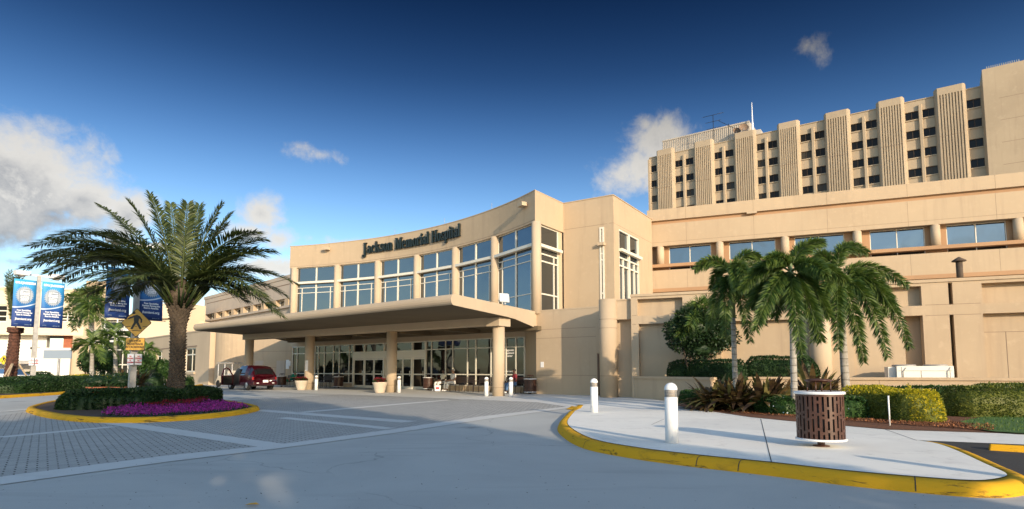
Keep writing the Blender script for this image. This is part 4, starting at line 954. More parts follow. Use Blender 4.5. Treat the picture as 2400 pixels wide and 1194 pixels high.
def fox(label, bx, by, Y, crown_px, shaft_px, fr, tw, nl=430, z0=.16, extra_n=3):
    b = D(bx, by, Y); c = D(*crown_px, Y); s0 = D(*shaft_px, Y); base = Vector((b.x, Y, z0))
    mid = base.lerp(s0, .5) + Vector((.02, 0, 0))
    n = 10; tp = [base.lerp(s0, i / n) for i in range(n + 1)]; tr = [tw * (1.25 if i == 0 else 1.08 - .22 * i / n) for i in range(n + 1)]
    fronds = []
    for (ax, ay, tx, ty, dy) in fr:
        p0 = s0.lerp(c, .7); fronds.append(bez(p0, D(ax, ay, Y + dy * .5), D(tx, ty, Y + dy)))
    for k in range(extra_n):
        a = rng.uniform(0, 6.28); p0 = s0.lerp(c, .7); e = p0 + Vector((math.cos(a) * 1.3, math.sin(a) * 1.5, rng.uniform(-.9, .1)))
        fronds.append(bez(p0, p0 + Vector((math.cos(a) * .8, math.sin(a) * .9, .8)), e))
    return palm('foxtail_palm', label, 'palm', G3, base, tp, tr, ([s0, s0.lerp(c, .35), s0.lerp(c, .8), c], [tw * .95, tw * 1.15, tw * .6, tw * .25]), fronds, 'plume', nl, .27, .0145, 'palm_fox', 'trunk_grey')
fox('foxtail palm with pale ringed trunk just left of the nearest brown slotted bin', 1862, 950, 15.6, (1852, 610), (1856, 705),
    [(1862, 570, 1930, 568, .2), (1835, 590, 1795, 612, -.3), (1800, 595, 1735, 680, .3), (1815, 640, 1770, 775, -.6), (1850, 650, 1880, 835, -.9), (1910, 600, 1985, 660, -.5),
     (1900, 650, 1945, 745, .4), (1845, 640, 1815, 745, .6), (1890, 600, 1935, 640, -1.2), (1895, 690, 1925, 800, -.4), (1800, 640, 1760, 720, .9)], .082, 820, extra_n=1)
fox('foxtail palm right of the nearest bin, fronds drooping towards the white air unit', 1984, 930, 17.2, (1962, 625), (1972, 745),
    [(1950, 545, 2032, 592, .2), (2010, 590, 2128, 668, .2), (2060, 610, 2132, 815, -.4), (2030, 640, 2082, 838, -.8), (1995, 680, 2025, 850, -.9), (1920, 610, 1888, 690, .4),
     (1930, 640, 1905, 800, -.6), (1960, 650, 1965, 820, -1.2), (2020, 640, 2075, 740, .5), (1945, 620, 1925, 720, -1.), (2040, 600, 2100, 730, -.2), (1935, 585, 1915, 600, .5)], .11, 820, extra_n=1)
fox('foxtail palm rising behind the bronze shrubs beside the dark round tree', 1723, 880, 19.5, (1712, 610), (1718, 745),
    [(1680, 585, 1628, 632, .2), (1735, 575, 1782, 606, .2), (1770, 590, 1832, 690, .3), (1770, 630, 1790, 760, -.5), (1690, 640, 1662, 770, -.5), (1735, 650, 1758, 800, -.8), (1720, 590, 1725, 680, -1.2),
     (1690, 600, 1668, 680, .6), (1760, 620, 1800, 740, .7), (1700, 640, 1700, 790, -.9), (1740, 610, 1770, 680, -1.)], .085, 700, extra_n=1)
# fan-like young palm behind the round tree
b_ = D(1655, 860, 25.6); c_ = D(1655, 770, 25.6); fr = [bez(c_, D(1655 + dx * .6, 700 - abs(dx) * .1 + q, 25.6 + dz), D(1655 + dx, 715 + abs(dx) * .55 + q, 25.6 + dz * 1.5)) for dx, q, dz in ((-75, 10, 0), (-50, -5, .4), (-25, -12, -.3), (5, -14, .3), (30, -8, -.4), (-65, 40, -.5), (55, 0, .2), (-40, 25, -.8))]
palm('shrub_palm', 'short bushy palm with splayed dark fronds just above the dark round tree', 'palm', None, Vector((b_.x, 25.6, .9)), [Vector((b_.x, 25.6, .9)), c_], [.1, .09], None, fr, 'plume', 260, .42, .02, 'palm_fox', 'trunk_brown')
# ---- big date palm
DY = 21.0
def date_palm():
    base = Vector((D(412, 940, DY).x, DY, .14)); top = D(421, 700, DY); o = empty('date_palm', base); tag(o, 'large date palm with a scaly thick trunk and arching fronds in the planted traffic island', 'palm')
    n = 24; tp = [base.lerp(top, i / n) + Vector((.03 * math.sin(i * .5), 0, 0)) for i in range(n + 1)]
    def rad(t): return .245 - .03 * math.sin(t * 3) + (.14 * max(0, (t - .72) / .28) ** 1.2) + (.12 * max(0, .08 - t) / .08)
    mb = MB(); mb.tube(tp, [rad(i / n) for i in range(n + 1)], 20)
    mb.tube([top + Vector((0, 0, -.15)), top + Vector((0, 0, .15)), top + Vector((0, 0, .45)), top + Vector((0, 0, .75))], [.40, .34, .24, .12], 14)
    rows = 36; per = 12
    for r_ in range(rows):
        t = (r_ + .5) / rows; c = base.lerp(top, t); R0 = rad(t)
        for k in range(per):
            a = 2 * math.pi * (k + .5 * (r_ % 2)) / per + r_ * .06; od = Vector((math.cos(a), math.sin(a), 0)); tg = Vector((-od.y, od.x, 0)); w = R0 * .30; hh = .085; pr = rng.uniform(.045, .08) * (1 + .9 * max(0, t - .75) * 4)
            p = c + od * (R0 - .01); tip = c + od * (R0 + pr) + Vector((0, 0, .045 + rng.uniform(0, .03)))
            v = [p - tg * w + Vector((0, 0, -.01)), p + Vector((0, 0, -hh)), p + tg * w + Vector((0, 0, -.01)), p + Vector((0, 0, hh * 1.1)), tip - tg * w * .5, tip + tg * w * .5]
            mb.mesh(v, [(0, 1, 4), (1, 5, 4), (1, 2, 5), (2, 3, 5), (5, 3, 4), (3, 0, 4)], 0)
    for k in range(60):
        a = rng.uniform(0, 6.28); t = rng.uniform(.82, 1.02); c = base.lerp(top, t); od = Vector((math.cos(a), math.sin(a), 0)); p = c + od * rad(min(t, 1)) * .9; leafquad(mb, p, od + Vector((0, 0, rng.uniform(.1, 1.2))), rv(), rng.uniform(.15, .35), .035)
    mb.build('trunk', M['trunk_date'], o)
    C = D(424, 675, DY)
    tips = [(235, 482, .8), (302, 472, -.5), (352, 455, .3), (400, 478, 1.5), (440, 478, -.8), (468, 482, .8), (520, 478, .3), (540, 502, 1.2), (618, 562, .5), (600, 545, -.8), (592, 585, 1.2), (612, 600, -1.2),
            (688, 662, .3), (655, 738, -.6), (610, 690, -1.5), (665, 690, 1.2), (168, 545, .6), (75, 578, .2), (62, 628, -.6), (78, 605, 1.0), (172, 658, -1.6), (215, 662, -2.2), (120, 560, 1.6), (300, 660, -2.6),
            (250, 545, -2.0), (555, 610, 2.4), (200, 610, 2.0), (130, 600, .2), (115, 640, .8), (140, 565, -1.), (95, 612, -.3), (145, 655, 1.3), (205, 690, .2), (265, 705, 1.2), (300, 690, 1.8), (575, 705, 1.3), (640, 712, .3), (600, 655, -.8), (220, 600, -1.2), (640, 590, .4), (530, 530, .6), 
            (275, 640, -1.2), (560, 690, -1.), (620, 640, 1.8), (150, 620, -.8), (240, 590, .6), (585, 655, .6), (190, 575, -.9), (260, 620, 1.4)]
    for (x, y, dy) in tips:
        tip = D(x, y, DY + dy); v = tip - C; hl = math.hypot(v.x, v.y); L = v.length
        mid = C + v * .5 + Vector((0, 0, .22 * hl + .08 * L)) ; mid = C.lerp(mid, .95)
        if y < 520: mid = C + v * .5 + Vector((0, 0, .10 * hl + .15))
        p0 = C + Vector((v.x, v.y, 0)).normalized() * .22 + Vector((0, 0, rng.uniform(-.25, .15)))
        mb = MB(); frond_feather(mb, bez(p0, mid, tip, 16), int(66 + 16 * L), .56 if y < 520 else .74, .026, 0, .45, .16); mb.build('frond', M['palm_date'], o)
    for k in range(22):  # cut leaf bases
        a = rng.uniform(0, 6.28); 
    mb = MB()
    for k in range(46):
        a = rng.uniform(0, 6.28); od = Vector((math.cos(a), math.sin(a), 0)); p = D(422, 700, DY) + od * .34 + Vector((0, 0, rng.uniform(-.35, .1))); mb.tube([p, p + od * .30 + Vector((0, 0, .38)), p + od * .60 + Vector((0, 0, .72))], [.05, .035, .02], 5)
    mb.build('leaf_bases', M['palm_date'], o)
date_palm()
# ---- background palms on the left
GL_ = 'slender palms by the far lawn'
def far_palm(label, bx, by, Y, top, trunk_w, fr, nl=160, l0=.6, w=.035, kind='feather', tm='trunk_grey', lm='palm_fox', grp=GL_, z0=.05):
    base = D(bx, by, Y); base.z = z0; c = D(*top, Y); s0 = base.lerp(c, .82)
    return palm('palm_tree', label, 'palm', grp, base, [base.lerp(s0, i / 6) for i in range(7)], [trunk_w * (1.3 - .4 * i / 6) for i in range(7)], ([s0, s0.lerp(c, .5), c], [trunk_w * .95, trunk_w * .9, trunk_w * .35]),
                [bez(c, D(a, b, Y + q * .5), D(x, y, Y + q)) for a, b, x, y, q in fr], kind, nl, l0, w, lm, tm)
far_palm('tall slender palm in front of the cream building with a full green crown', 219, 885, 44, (214, 715), .17, [(190, 690, 152, 700, 0), (195, 700, 150, 735, .5), (200, 690, 175, 775, -.6), (205, 670, 196, 680, .5), (220, 670, 238, 682, 0), (235, 690, 248, 730, .4), (230, 700, 240, 775, -.5), (210, 700, 205, 760, -1), (180, 680, 178, 684, 1), (225, 680, 225, 715, -1.2), (195, 705, 165, 765, 1)], kind='plume', nl=260, l0=.55, w=.03)
far_palm('short arching palm with drooping leaves behind the white bollard on the lawn edge', 215, 905, 38, (216, 810), .12, [(200, 795, 173, 822, 0), (225, 780, 262, 815, 0), (220, 770, 215, 782, .4), (240, 790, 275, 835, .5), (205, 800, 190, 842, -.6), (225, 800, 240, 850, -.6), (190, 785, 180, 810, .6)], nl=60, l0=.5)
far_palm('young palm with thin ringed stem between the round shrubs and the second lamp post', 272, 895, 42, (270, 790), .12, [(250, 770, 235, 812, 0), (290, 765, 318, 800, 0), (270, 750, 262, 768, .5), (300, 775, 330, 815, .4), (255, 780, 245, 835, -.5), (285, 785, 300, 838, -.5), (240, 765, 228, 790, .6)], nl=60, l0=.6)
far_palm('small yellow-green palm showing right behind the second lamp post', 343, 880, 47, (342, 822), .10, [(325, 808, 312, 830, 0), (360, 808, 372, 832, 0), (345, 800, 350, 812, .4), (330, 815, 328, 850, -.5), (355, 815, 360, 850, -.5)], nl=60, l0=.5, lm='leaf_bright')
# leaning palm with tied crown and braces at the left edge
def braced():
    Y = 36.5; base = D(21, 912, Y); base.z = .1; top = D(37, 768, Y); o = empty('braced_palm', base); tag(o, 'newly planted thick reddish palm with tied-up crown and timber props at the left edge', 'palm')
    n = 40; mb = MB(); tp = [base.lerp(top, i / n) for i in range(n + 1)]; mb.tube(tp, [(.34 - .07 * i / n) * (1.0 + (.07 if i % 2 else -.05)) + (.14 if i > 36 else 0) for i in range(n + 1)], 18, 0, False); mb.build('trunk', M['trunk_red'], o)
    c = top
    for k in range(16):
        x = rng.uniform(8, 62); y = rng.uniform(628, 690); m_ = D(38 + (x - 38) * .5, 700, Y + rng.uniform(-.6, .6)); mb = MB(); frond_feather(mb, bez(c, m_, D(x, y, Y + rng.uniform(-.8, .8))), 46, .5, .022); mb.build('frond', M['palm_date'], o)
    for x0, x1 in ((28, -8), (30, 6), (44, 82)):
        a = D(x0, 853, Y - .5); b = D(x1, 912, Y - 1.2 if x0 < 44 else Y + .6); b.z = .1; mb = MB(); mb.tube([a, b], .06, 4); mb.build('prop', M['wood'], o)
M['trunk_red'] = mat('red_brown_bark', (.12, .05, .032), .95, noise=(9, (.05, .022, .015), .4, .6), noise2=(30, (.22, .11, .07), .55, .75), bump=1., bscale=30)
braced()
# ---- dark round tree in the planter
o = empty('round_tree', D(1630, 880, 25.4)); tag(o, 'dark dense round-headed tree on thin stems above the planter hedge', 'tree')
c1 = D(1628, 775, 25.4); mb = MB(); bl = [(c1, (1.05, .95, .78)), (D(1665, 790, 25.5), (.75, .8, .7)), (D(1598, 795, 25.3), (.6, .7, .55)), (D(1625, 745, 25.4), (.8, .7, .45)), (D(1700, 790, 25.7), (.6, .6, .6)), (D(1578, 775, 25.4), (.42, .5, .5)), (D(1690, 740, 25.8), (.6, .6, .5)), (D(1640, 820, 25.2), (.7, .6, .4))]
bush_body(mb, bl, 0, .62); crown(mb, bl, 12000, .14, 0, .5, 1.); mb.build('crown', M['leaf_dark'], o)
mb = MB()
for dx in (-26, -12, 2, 14, 30, 44): a = D(1628 + dx * .25, 888, 25.4 + dx * .01); b = D(1628 + dx, 815, 25.4 + dx * .01); mb.tube([a, a.lerp(b, .5) + Vector((dx * .002, 0, 0)), b], [.045, .035, .02], 6)
mb.build('trunk', M['trunk_brown'], o)
# ---- hedges, right
def dp(x, y, Y): return D(x, y, Y).xy
hedge('hedge', 'dark low hedge in the raised planter under the dark round tree', [Fa.pt(Fa.s(1545, 870), .62).xy, Fa.pt(Fa.s(1620, 870), .8).xy, Fa.pt(Fa.s(1700, 870), .9).xy], .95, .88, .80, 'hedge_dark', .075, 800)
hedge('hedge', 'dark rounded hedge behind the bronze shrubs with the middle palm trunk to its left', [Fb.pt(Fb.s(1738, 870), .95).xy, Fb.pt(Fb.s(1830, 870), .95).xy, Fb.pt(Fb.s(1925, 870), .95).xy], 1.1, .85, .95, 'hedge_dark', .075, 800)
hedge('hedge', 'low glossy green hedge along the pavement edge left of the bin', [P(1612, 944, .15), P(1680, 953, .15), P(1760, 962, .15), P(1830, 970, .15), P(1880, 974, .15)], .8, .12, .46, 'hedge', .065, 1500)
hedge('hedge', 'small clump of white-flowering hedge just right of the bin', [P(1940, 976, .15), P(1985, 980, .15), P(2030, 980, .15)], .6, .12, .5, 'hedge', .065, 1600)
hedge('hedge', 'bright golden-topped hedge with a rounded yellow end right of the bin', [dp(1975, 930, 15.5), dp(2060, 940, 14.6), dp(2130, 950, 13.9), dp(2190, 950, 13.2)], 1.05, .12, .72, 'hedge_olive', .05, 1900, top_m='hedge_gold')
hedge('hedge', 'broad olive-green hedge behind the lawn at the right edge', [dp(2205, 945, 15.4), dp(2300, 950, 15.2), dp(2385, 950, 15.0), dp(2480, 950, 14.9)], 1.25, .12, .78, 'hedge_olive', .055, 1200)
hedge('hedge', 'long dark green hedge running at the foot of the low retaining wall', [dp(1985, 905, 19.2), dp(2100, 905, 18.8), dp(2250, 905, 18.2), dp(2420, 905, 17.6), dp(2520, 905, 17.2)], .9, .12, .62, 'hedge', .08, 700)
mb = MB()
for k in range(60): t = rng.random(); p = D(2130 + rng.uniform(-7, 7) * (1 - t * .7), 925 - t * 24, 17); leafquad(mb, p, rv() + Vector((0, 0, .6)), rv(), .07, .018)
mb.tube([D(2130, 930, 17), D(2131, 902, 17)], .012, 5, 0); tag(mb.build('sprig', M['hedge_gold'], None, off=D(2130, 930, 17)), 'loose yellow sprig sticking up above the golden hedge', 'plant')
# white blossoms on the low hedges
mb = MB()
for _ in range(70):
    x = rng.uniform(1800, 1880) if rng.random() < .35 else rng.uniform(1975, 2045); p = P(x, rng.uniform(950, 985), .15); q = Vector((p.x, p.y - .12, rng.uniform(.28, .62))); leafquad(mb, q, rv(), rv(), .035, .02)
tag(mb.build('blossom', M['white']), kind='stuff'); 
# grass blades on the lawn edge
def blades(name, poly, z, n, h, m):
    xs = [p[0] for p in poly]; ys = [p[1] for p in poly]; mb = MB(); k = 0
    def inside(x, y):
        c = False; j = len(poly) - 1
        for i in range(len(poly)):
            xi, yi, xj, yj = poly[i][0], poly[i][1], poly[j][0], poly[j][1]
            if (yi > y) != (yj > y) and x < (xj - xi) * (y - yi) / (yj - yi) + xi: c = not c
            j = i
        return c
    while k < n:
        x = rng.uniform(min(xs), max(xs)); y = rng.uniform(min(ys), max(ys)); k += 1
        if inside(x, y): leafquad(mb, Vector((x, y, z)), Vector((rng.uniform(-.5, .5), rng.uniform(-.5, .5), 1)), rv(), h * rng.uniform(.5, 1.2), .006, 0)
    tag(mb.build(name, m), kind='stuff')
blades('grass', lawn, .185, 16000, .06, M['leaf_bright'])
mb = MB(); bm_poly = bed
for _ in range(9000):
    t = rng.random(); x = 1690 + t * 640; yy = 966 + (x - 1690) / 710 * 49; p = P(x, yy - rng.uniform(0, 14), .165); leafquad(mb, Vector((p.x, p.y, .168)), Vector((rng.uniform(-1, 1), rng.uniform(-1, 1), rng.uniform(0, .35))), Vector((0, 0, 1)), rng.uniform(.03, .08), .012)
M['chip'] = leaf('bark_chip', (.10, .035, .015), (.42, .17, .07), .9, 0., 9)
tag(mb.build('bark_chips', M['chip']), kind='stuff')
# ---- bronze strap-leaved shrubs
def rosette(label, px, py, Y, r_, n, z0=.15, tall=1., name='cordyline_shrub', grp='bronze strap-leaved shrubs'):
    b = D(px, py, Y); b.z = z0; o = empty(name, b); tag(o, label, 'shrub', grp)
    for mm, cnt in (('ti', n), ('ti2', n // 2)):
        mb = MB()
        for k in range(cnt):
            a = rng.uniform(0, 6.283); e = rng.uniform(.08, 1.2); l = r_ * rng.uniform(.7, 1.15); od = Vector((math.cos(a), math.sin(a), 0)); p = b + od * rng.uniform(0, .25 * r_) + Vector((0, 0, rng.uniform(.0, .35) * tall))
            d = od * math.cos(e) + Vector((0, 0, math.sin(e) * tall)); q = bez(p, p + d * l * .55, p + d * l + Vector((0, 0, -.42 * l * math.cos(e))), 5); s = Vector((-od.y, od.x, 0)); w = .062 * rng.uniform(.75, 1.3)
            for i in range(5):
                w0 = w * [.4, 1., 1.25, 1.1, .7, .02][i]; w1 = w * [.4, 1., 1.25, 1.1, .7, .02][i + 1]; mb.face([q[i] - s * w0, q[i] + s * w0, q[i + 1] + s * w1, q[i + 1] - s * w1], 0, True)
        mb.build('leaves', M[mm], o)
rosette('bronze strap-leaved shrub at the left, spreading over the retaining wall corner', 1668, 925, 17.6, 1.0, 75)
rosette('bronze strap-leaved shrub directly below the left palm trunk', 1722, 925, 17.2, 1.05, 85)
rosette('bronze strap-leaved shrub between the left palm and the palm by the bin', 1792, 925, 16.6, 1.1, 95)
rosette('bronze strap-leaved shrub immediately left of the trunk of the palm by the bin', 1838, 925, 17.4, .9, 60)
rosette('bronze strap-leaved shrub whose leaves rise above the nearest bin lid', 1905, 925, 17.4, 1.15, 80, tall=1.15)
rosette('low bronze strap-leaved shrub beside the trunk of the right-hand foxtail palm', 1950, 925, 18.2, .75, 45)
# ---- left island planting
hedge('hedge', 'dark green hedge on the traffic island around the date palm', [dp(150, 900, 18.8), dp(230, 900, 18.9), dp(320, 900, 19.6), dp(420, 900, 21.4), dp(485, 900, 23.4)], 1.7, .08, .56, 'hedge_dark', .085, 1600)
hedge('hedge', 'long dark hedge on the median in front of the first lamp post at the left', [P(-30, 928), P(60, 924.5), P(150, 919.5), P(206, 915)], 1.9, .08, .78, 'hedge_dark', .10, 450)
def carpet(name, px, zfun, n, m, lab, size=.045):
    mb = MB(); poly = [P(x, y, .12) for x, y in px]; xs = [p.x for p in poly]; ys = [p.y for p in poly]; k = 0
    def inside(x, y):
        c = False; j = len(poly) - 1
        for i in range(len(poly)):
            if (poly[i].y > y) != (poly[j].y > y) and x < (poly[j].x - poly[i].x) * (y - poly[i].y) / (poly[j].y - poly[i].y) + poly[i].x: c = not c
            j = i
        return c
    while k < n:
        x = rng.uniform(min(xs), max(xs)); y = rng.uniform(min(ys), max(ys)); k += 1
        if not inside(x, y): continue
        z = .12 + zfun * (.55 + .45 * mnoise.noise(Vector((x * 2, y * 2, 0)))) + rng.uniform(-.05, .02)
        mi = 1 if rng.random() < .42 else 0; zz = z - (.05 if mi else 0)
        leafquad(mb, Vector((x, y, max(.12, zz))), rv() + Vector((0, -.4, .5)), rv() + Vector((0, -.5, 1)), size * rng.uniform(.7, 1.3), size * .42, mi)
    mb.face([(p.x, p.y, .122) for p in poly], 1)
    tag(mb.build(name, [M[m], M['hedge_dark']]), kind='stuff')
carpet('magenta_flowers', [(235, 976), (262, 962), (330, 955), (420, 955), (455, 948), (500, 944), (560, 950), (583, 958), (520, 967), (420, 975), (320, 980)], .17, 15000, 'flower_mag', '')
carpet('crimson_flowers', [(335, 953), (345, 947), (400, 951), (440, 947), (470, 939), (505, 941), (480, 949), (440, 957), (400, 960), (345, 958)], .30, 7000, 'flower_red', '')
# far greenery
hedge('hedge', 'bright clipped hedge with a golden top behind the short white bollard', [dp(150, 890, 40), dp(215, 890, 40), dp(272, 890, 40.5)], 1.6, .05, .85, 'hedge_dark', .11, 260, top_m='hedge_gold')  # golden leaves over the top of a dark green hedge
hedge('hedge', 'small yellow hedge between the braced palm and the first lamp post', [dp(42, 890, 43), dp(68, 890, 43)], 1.6, .05, .75, 'hedge_gold', .11, 300)
hedge('hedge', 'thin dark hedge line along the back of the far lawn', [dp(45, 880, 66), dp(122, 880, 66)], 1.5, .05, .95, 'hedge_dark', .15, 150)
hedge('hedge', 'dark hedge behind the second lamp post reaching to the date palm trunk', [dp(300, 895, 44), dp(345, 895, 43), dp(385, 895, 43)], 1.6, .05, 1.0, 'hedge_dark', .11, 260)
hedge('hedge', 'small rounded hedge at the foot of the low clinic wall', [dp(431, 893, 46), dp(452, 893, 46)], 1.2, .05, .85, 'hedge', .11, 300)
def shrub(label, px, py, rx, rz, Y, m='leaf_dark', n=1500, size=.2, name='round_shrub', z0=.05):
    b = D(px, 895, Y); b.z = z0; c = D(px, py, Y); sx_ = rx / 1400 * Y; sz = rz / 1400 * Y; o = empty(name, b); tag(o, label, 'shrub', 'shrubs by the far lawn')
    mb = MB(); bl = [(c, (sx_, sx_, sz)), (c + Vector((sx_ * .4, 0, -sz * .3)), (sx_ * .7, sx_ * .7, sz * .7)), (c + Vector((-sx_ * .45, 0, sz * .1)), (sx_ * .6, sx_ * .6, sz * .7))]; bush_body(mb, bl, 0, .7); crown(mb, bl, n, size, 0, .5, 1.); mb.build('crown', M[m], o)
    mb = MB()
    for k in range(4): q = b + Vector((rng.uniform(-.2, .2), 0, 0)); mb.tube([q, c + Vector((rng.uniform(-.5, .5) * sx_, 0, -sz * .6))], .05, 5)
    mb.build('stem', M['trunk_brown'], o)
shrub('round dark clipped tree left of the slender young palm', 208, 848, 20, 24, 43)
shrub('wide loose green shrub between the two small palms', 243, 845, 30, 28, 45, 'hedge', 2200)
shrub('bushy dark shrub right behind the second lamp post', 340, 852, 18, 22, 46, 'hedge')
shrub('small bright shrub between the lamp post and the clinic window', 378, 860, 16, 18, 48, 'hedge')
shrub('small green shrub beside the left clinic window', 362, 872, 14, 15, 49, 'hedge_olive')
shrub('dark shrub half hidden behind the date palm trunk', 395, 870, 14, 18, 45, 'hedge')
rosette('spiky dark cordyline behind the terracotta planters', 290, 905, 36, 1.1, 60, .1, 1.3, 'spiky_shrub', 'spiky shrubs behind the planters')
rosette('spiky dark cordyline between the second lamp post and the date palm', 325, 905, 38, 1.1, 60, .1, 1.3, 'spiky_shrub', 'spiky shrubs behind the planters')
for px, lab in ((228, 'terracotta pot with a dark bush, left of the pair on the roadside'), (283, 'terracotta pot with a dark bush, right of the pair beside the lamp post')):
    b = D(px, 918, 32); b.z = .0; o = empty('terracotta_pot', b); tag(o, lab, 'planter', 'terracotta planters'); w = .5
    mb = MB(); mb.lathe([(w * .62, 0), (w * .98, .34), (w * 1.08, .36), (w * 1.08, .42), (w * .9, .42), (w * .85, .3)], b, 20); mb.build('pot', M['terracotta'], o)
    mb = MB(); c = b + Vector((0, 0, .72)); crown(mb, [(c, (.75, .7, .42))], 1100, .13, 0, .5, 1.); bush_body(mb, [(c, (.75, .7, .42))], 0, .7); tag(mb.build('potted_shrub', M['hedge_dark'], None, off=c), lab.replace('terracotta pot with a dark bush', 'dark leafy bush growing in the terracotta pot'), 'shrub', 'bushes in terracotta pots')
# ---- trees behind the viewer (they throw the long shade over the road)
def shade_tree(x, y, h, r_, lab, n=5200):
    o = empty('shade_tree', (x, y, 0)); tag(o, lab, 'tree', 'street trees across the road')
    mb = MB(); mb.tube([(x, y, 0), (x + .1, y, h * .3), (x, y + .1, h * .6)], [.32, .24, .14], 10)
    for k in range(6): a = k * 1.05; mb.tube([(x, y, h * .35), (x + math.cos(a) * r_ * .6, y + math.sin(a) * r_ * .6, h * .68)], [.13, .05], 6)
    mb.build('trunk', M['trunk_brown'], o)
    mb = MB(); bl = [((x + rng.uniform(-.5, .5) * r_, y + rng.uniform(-.5, .5) * r_, h * rng.uniform(.5, .85)), (r_ * .6, r_ * .6, h * .17)) for k in range(9)]; crown(mb, bl, n, .5, 0, .6, .6); mb.build('crown', M['leaf_dark'], o)
# ================================================================ BUILDING SIGN (own serif letters, bent round the parapet)
def ang_at(px, z, lo=26., hi=76., r_=CR - .15):
    for _ in range(40):
        m_ = (lo + hi) / 2; p = arc(m_, r_); yc = p.y * math.cos(PITCH) + (z - EYE) * math.sin(PITCH); x = 1200 + 1400 * p.x / yc
        if x > px: lo = m_
        else: hi = m_
    return m_
class G2:
    def __init__(s): s.q = []
    def bar(s, x0, y0, x1, y1, w0, w1=None):
        w1 = w1 or w0; s.q.append([(x0 - w0 / 2, y0), (x0 + w0 / 2, y0), (x1 + w1 / 2, y1), (x1 - w1 / 2, y1)])
    def rect(s, x0, x1, y0, y1): s.q.append([(x0, y0), (x1, y0), (x1, y1), (x0, y1)])
    def ring(s, cx, cy, rx, ry, a0, a1, tx, ty, n=12):
        for k in range(n):
            a = R(a0 + (a1 - a0) * k / n); b = R(a0 + (a1 - a0) * (k + 1) / n)
            s.q.append([(cx + rx * math.cos(a), cy + ry * math.sin(a)), (cx + rx * math.cos(b), cy + ry * math.sin(b)), (cx + (rx - tx) * math.cos(b), cy + (ry - ty) * math.sin(b)), (cx + (rx - tx) * math.cos(a), cy + (ry - ty) * math.sin(a))])
def glyph(ch):
    g = G2(); S = .13; t = .055; X = .5; C = .72
    def stem(x, y0, y1, serif=True, flag=False):
        g.rect(x, x + S, y0, y1)
        if serif: g.rect(x - .045, x + S + .045, y0, y0 + .05)
        if flag: g.q.append([(x - .07, y1 - .06), (x + .02, y1 - .09), (x + .02, y1), (x - .02, y1)])
    if ch == 'J': g.rect(.12, .27, -.12, C); g.rect(.03, .36, C - .05, C); g.ring(.10, -.12, .17, .14, 180, 360, .10, .06); g.ring(-.03, -.12, .06, .06, 0, 360, .059, .059, 8); w = .40
    elif ch == 'a': stem(.25, 0, .36, False); g.rect(.25, .44, 0, .05); g.ring(.22, .34, .16, .16, 0, 165, S, t); g.ring(.17, .15, .15, .15, 60, 330, .10, t); g.bar(.20, .26, .30, .29, .08); w = .45
    elif ch == 'c': g.ring(.21, .25, .19, .26, 45, 315, .12, t); g.ring(.32, .38, .06, .06, 0, 360, .059, .059, 8); w = .40
    elif ch == 'k': stem(.05, 0, C, True, True); g.q.append([(.17, .22), (.20, .30), (.42, .5), (.34, .5)]); g.q.append([(.22, .32), (.32, .36), (.50, .0), (.36, 0)]); g.rect(.33, .54, 0, .045); g.rect(.28, .48, .455, .5); w = .53
    elif ch == 's': g.ring(.19, .37, .15, .14, 30, 260, .10, t); g.ring(.19, .13, .16, .14, -90, 90, .11, t); g.ring(.19, .13, .16, .14, 200, 270, .08, t); g.rect(.03, .08, .0, .17); g.rect(.29, .34, .34, .5); w = .38
    elif ch == 'o': g.ring(.22, .25, .21, .26, 0, 360, .12, t, 20); w = .45
    elif ch == 'n': stem(.05, 0, X, True, True); g.ring(.26, .32, .18, .19, 0, 150, S, t); stem(.31, 0, .32); w = .50
    elif ch == 'm': stem(.05, 0, X, True, True); g.ring(.25, .32, .17, .19, 0, 150, S, t); stem(.29, 0, .32); g.ring(.49, .32, .17, .19, 0, 150, S, t); stem(.53, 0, .32); w = .74
    elif ch == 'M': g.rect(.05, .11, 0, C); g.rect(-.02, .18, 0, .05); g.rect(-.02, .2, C - .05, C); g.q.append([(.04, C), (.20, C), (.38, .12), (.30, .0)]); g.q.append([(.30, 0), (.38, 0), (.58, C), (.50, C)]); stem(.52, 0, C); g.rect(.5, .72, C - .05, C); w = .74
    elif ch == 'e': g.ring(.21, .25, .19, .26, 0, 320, .12, t, 18); g.rect(.05, .39, .24, .29); w = .42
    elif ch == 'r': stem(.05, 0, X, True, True); g.ring(.27, .33, .13, .18, 50, 160, .07, t); g.ring(.32, .41, .065, .065, 0, 360, .064, .064, 8); w = .38
    elif ch == 'i': stem(.05, 0, X, True, True); g.ring(.11, .64, .085, .085, 0, 360, .084, .084, 10); w = .24
    elif ch == 'l': stem(.05, 0, C + .03, True, True); w = .24
    elif ch == 'H': stem(.05, 0, C); g.rect(0, .23, C - .05, C); stem(.42, 0, C); g.rect(.37, .6, C - .05, C); g.rect(.15, .45, .34, .40); w = .62
    elif ch == 'p': stem(.05, -.2, X, True, True); g.ring(.25, .25, .20, .26, -150, 150, S, t, 16); w = .49
    elif ch == 't': g.rect(.08, .21, .05, .62); g.ring(.22, .10, .14, .12, 180, 300, .10, t); g.rect(.0, .30, .45, .5); w = .31
    else: w = .2
    return g.q, w
sign = empty('building_sign', arc(50, CR)); sign.location.z = 10; tag(sign, 'dark raised serif letters reading Jackson Memorial Hospital along the curved parapet', 'sign')
def zc_at(px, py): p = P(px, py, 10.3); a = ang_at(px, 10.3); return Zat(px, py, arc(a, CR - .15).y)
zb = (zc_at(1008, 571) + zc_at(868, 594)) / 2; sc = (zc_at(1000, 546) - zc_at(1000, 573)) / .72
a_l = ang_at(853, zb); a_r = ang_at(1081, zb); tot = R(a_l - a_r) * (CR - .2)
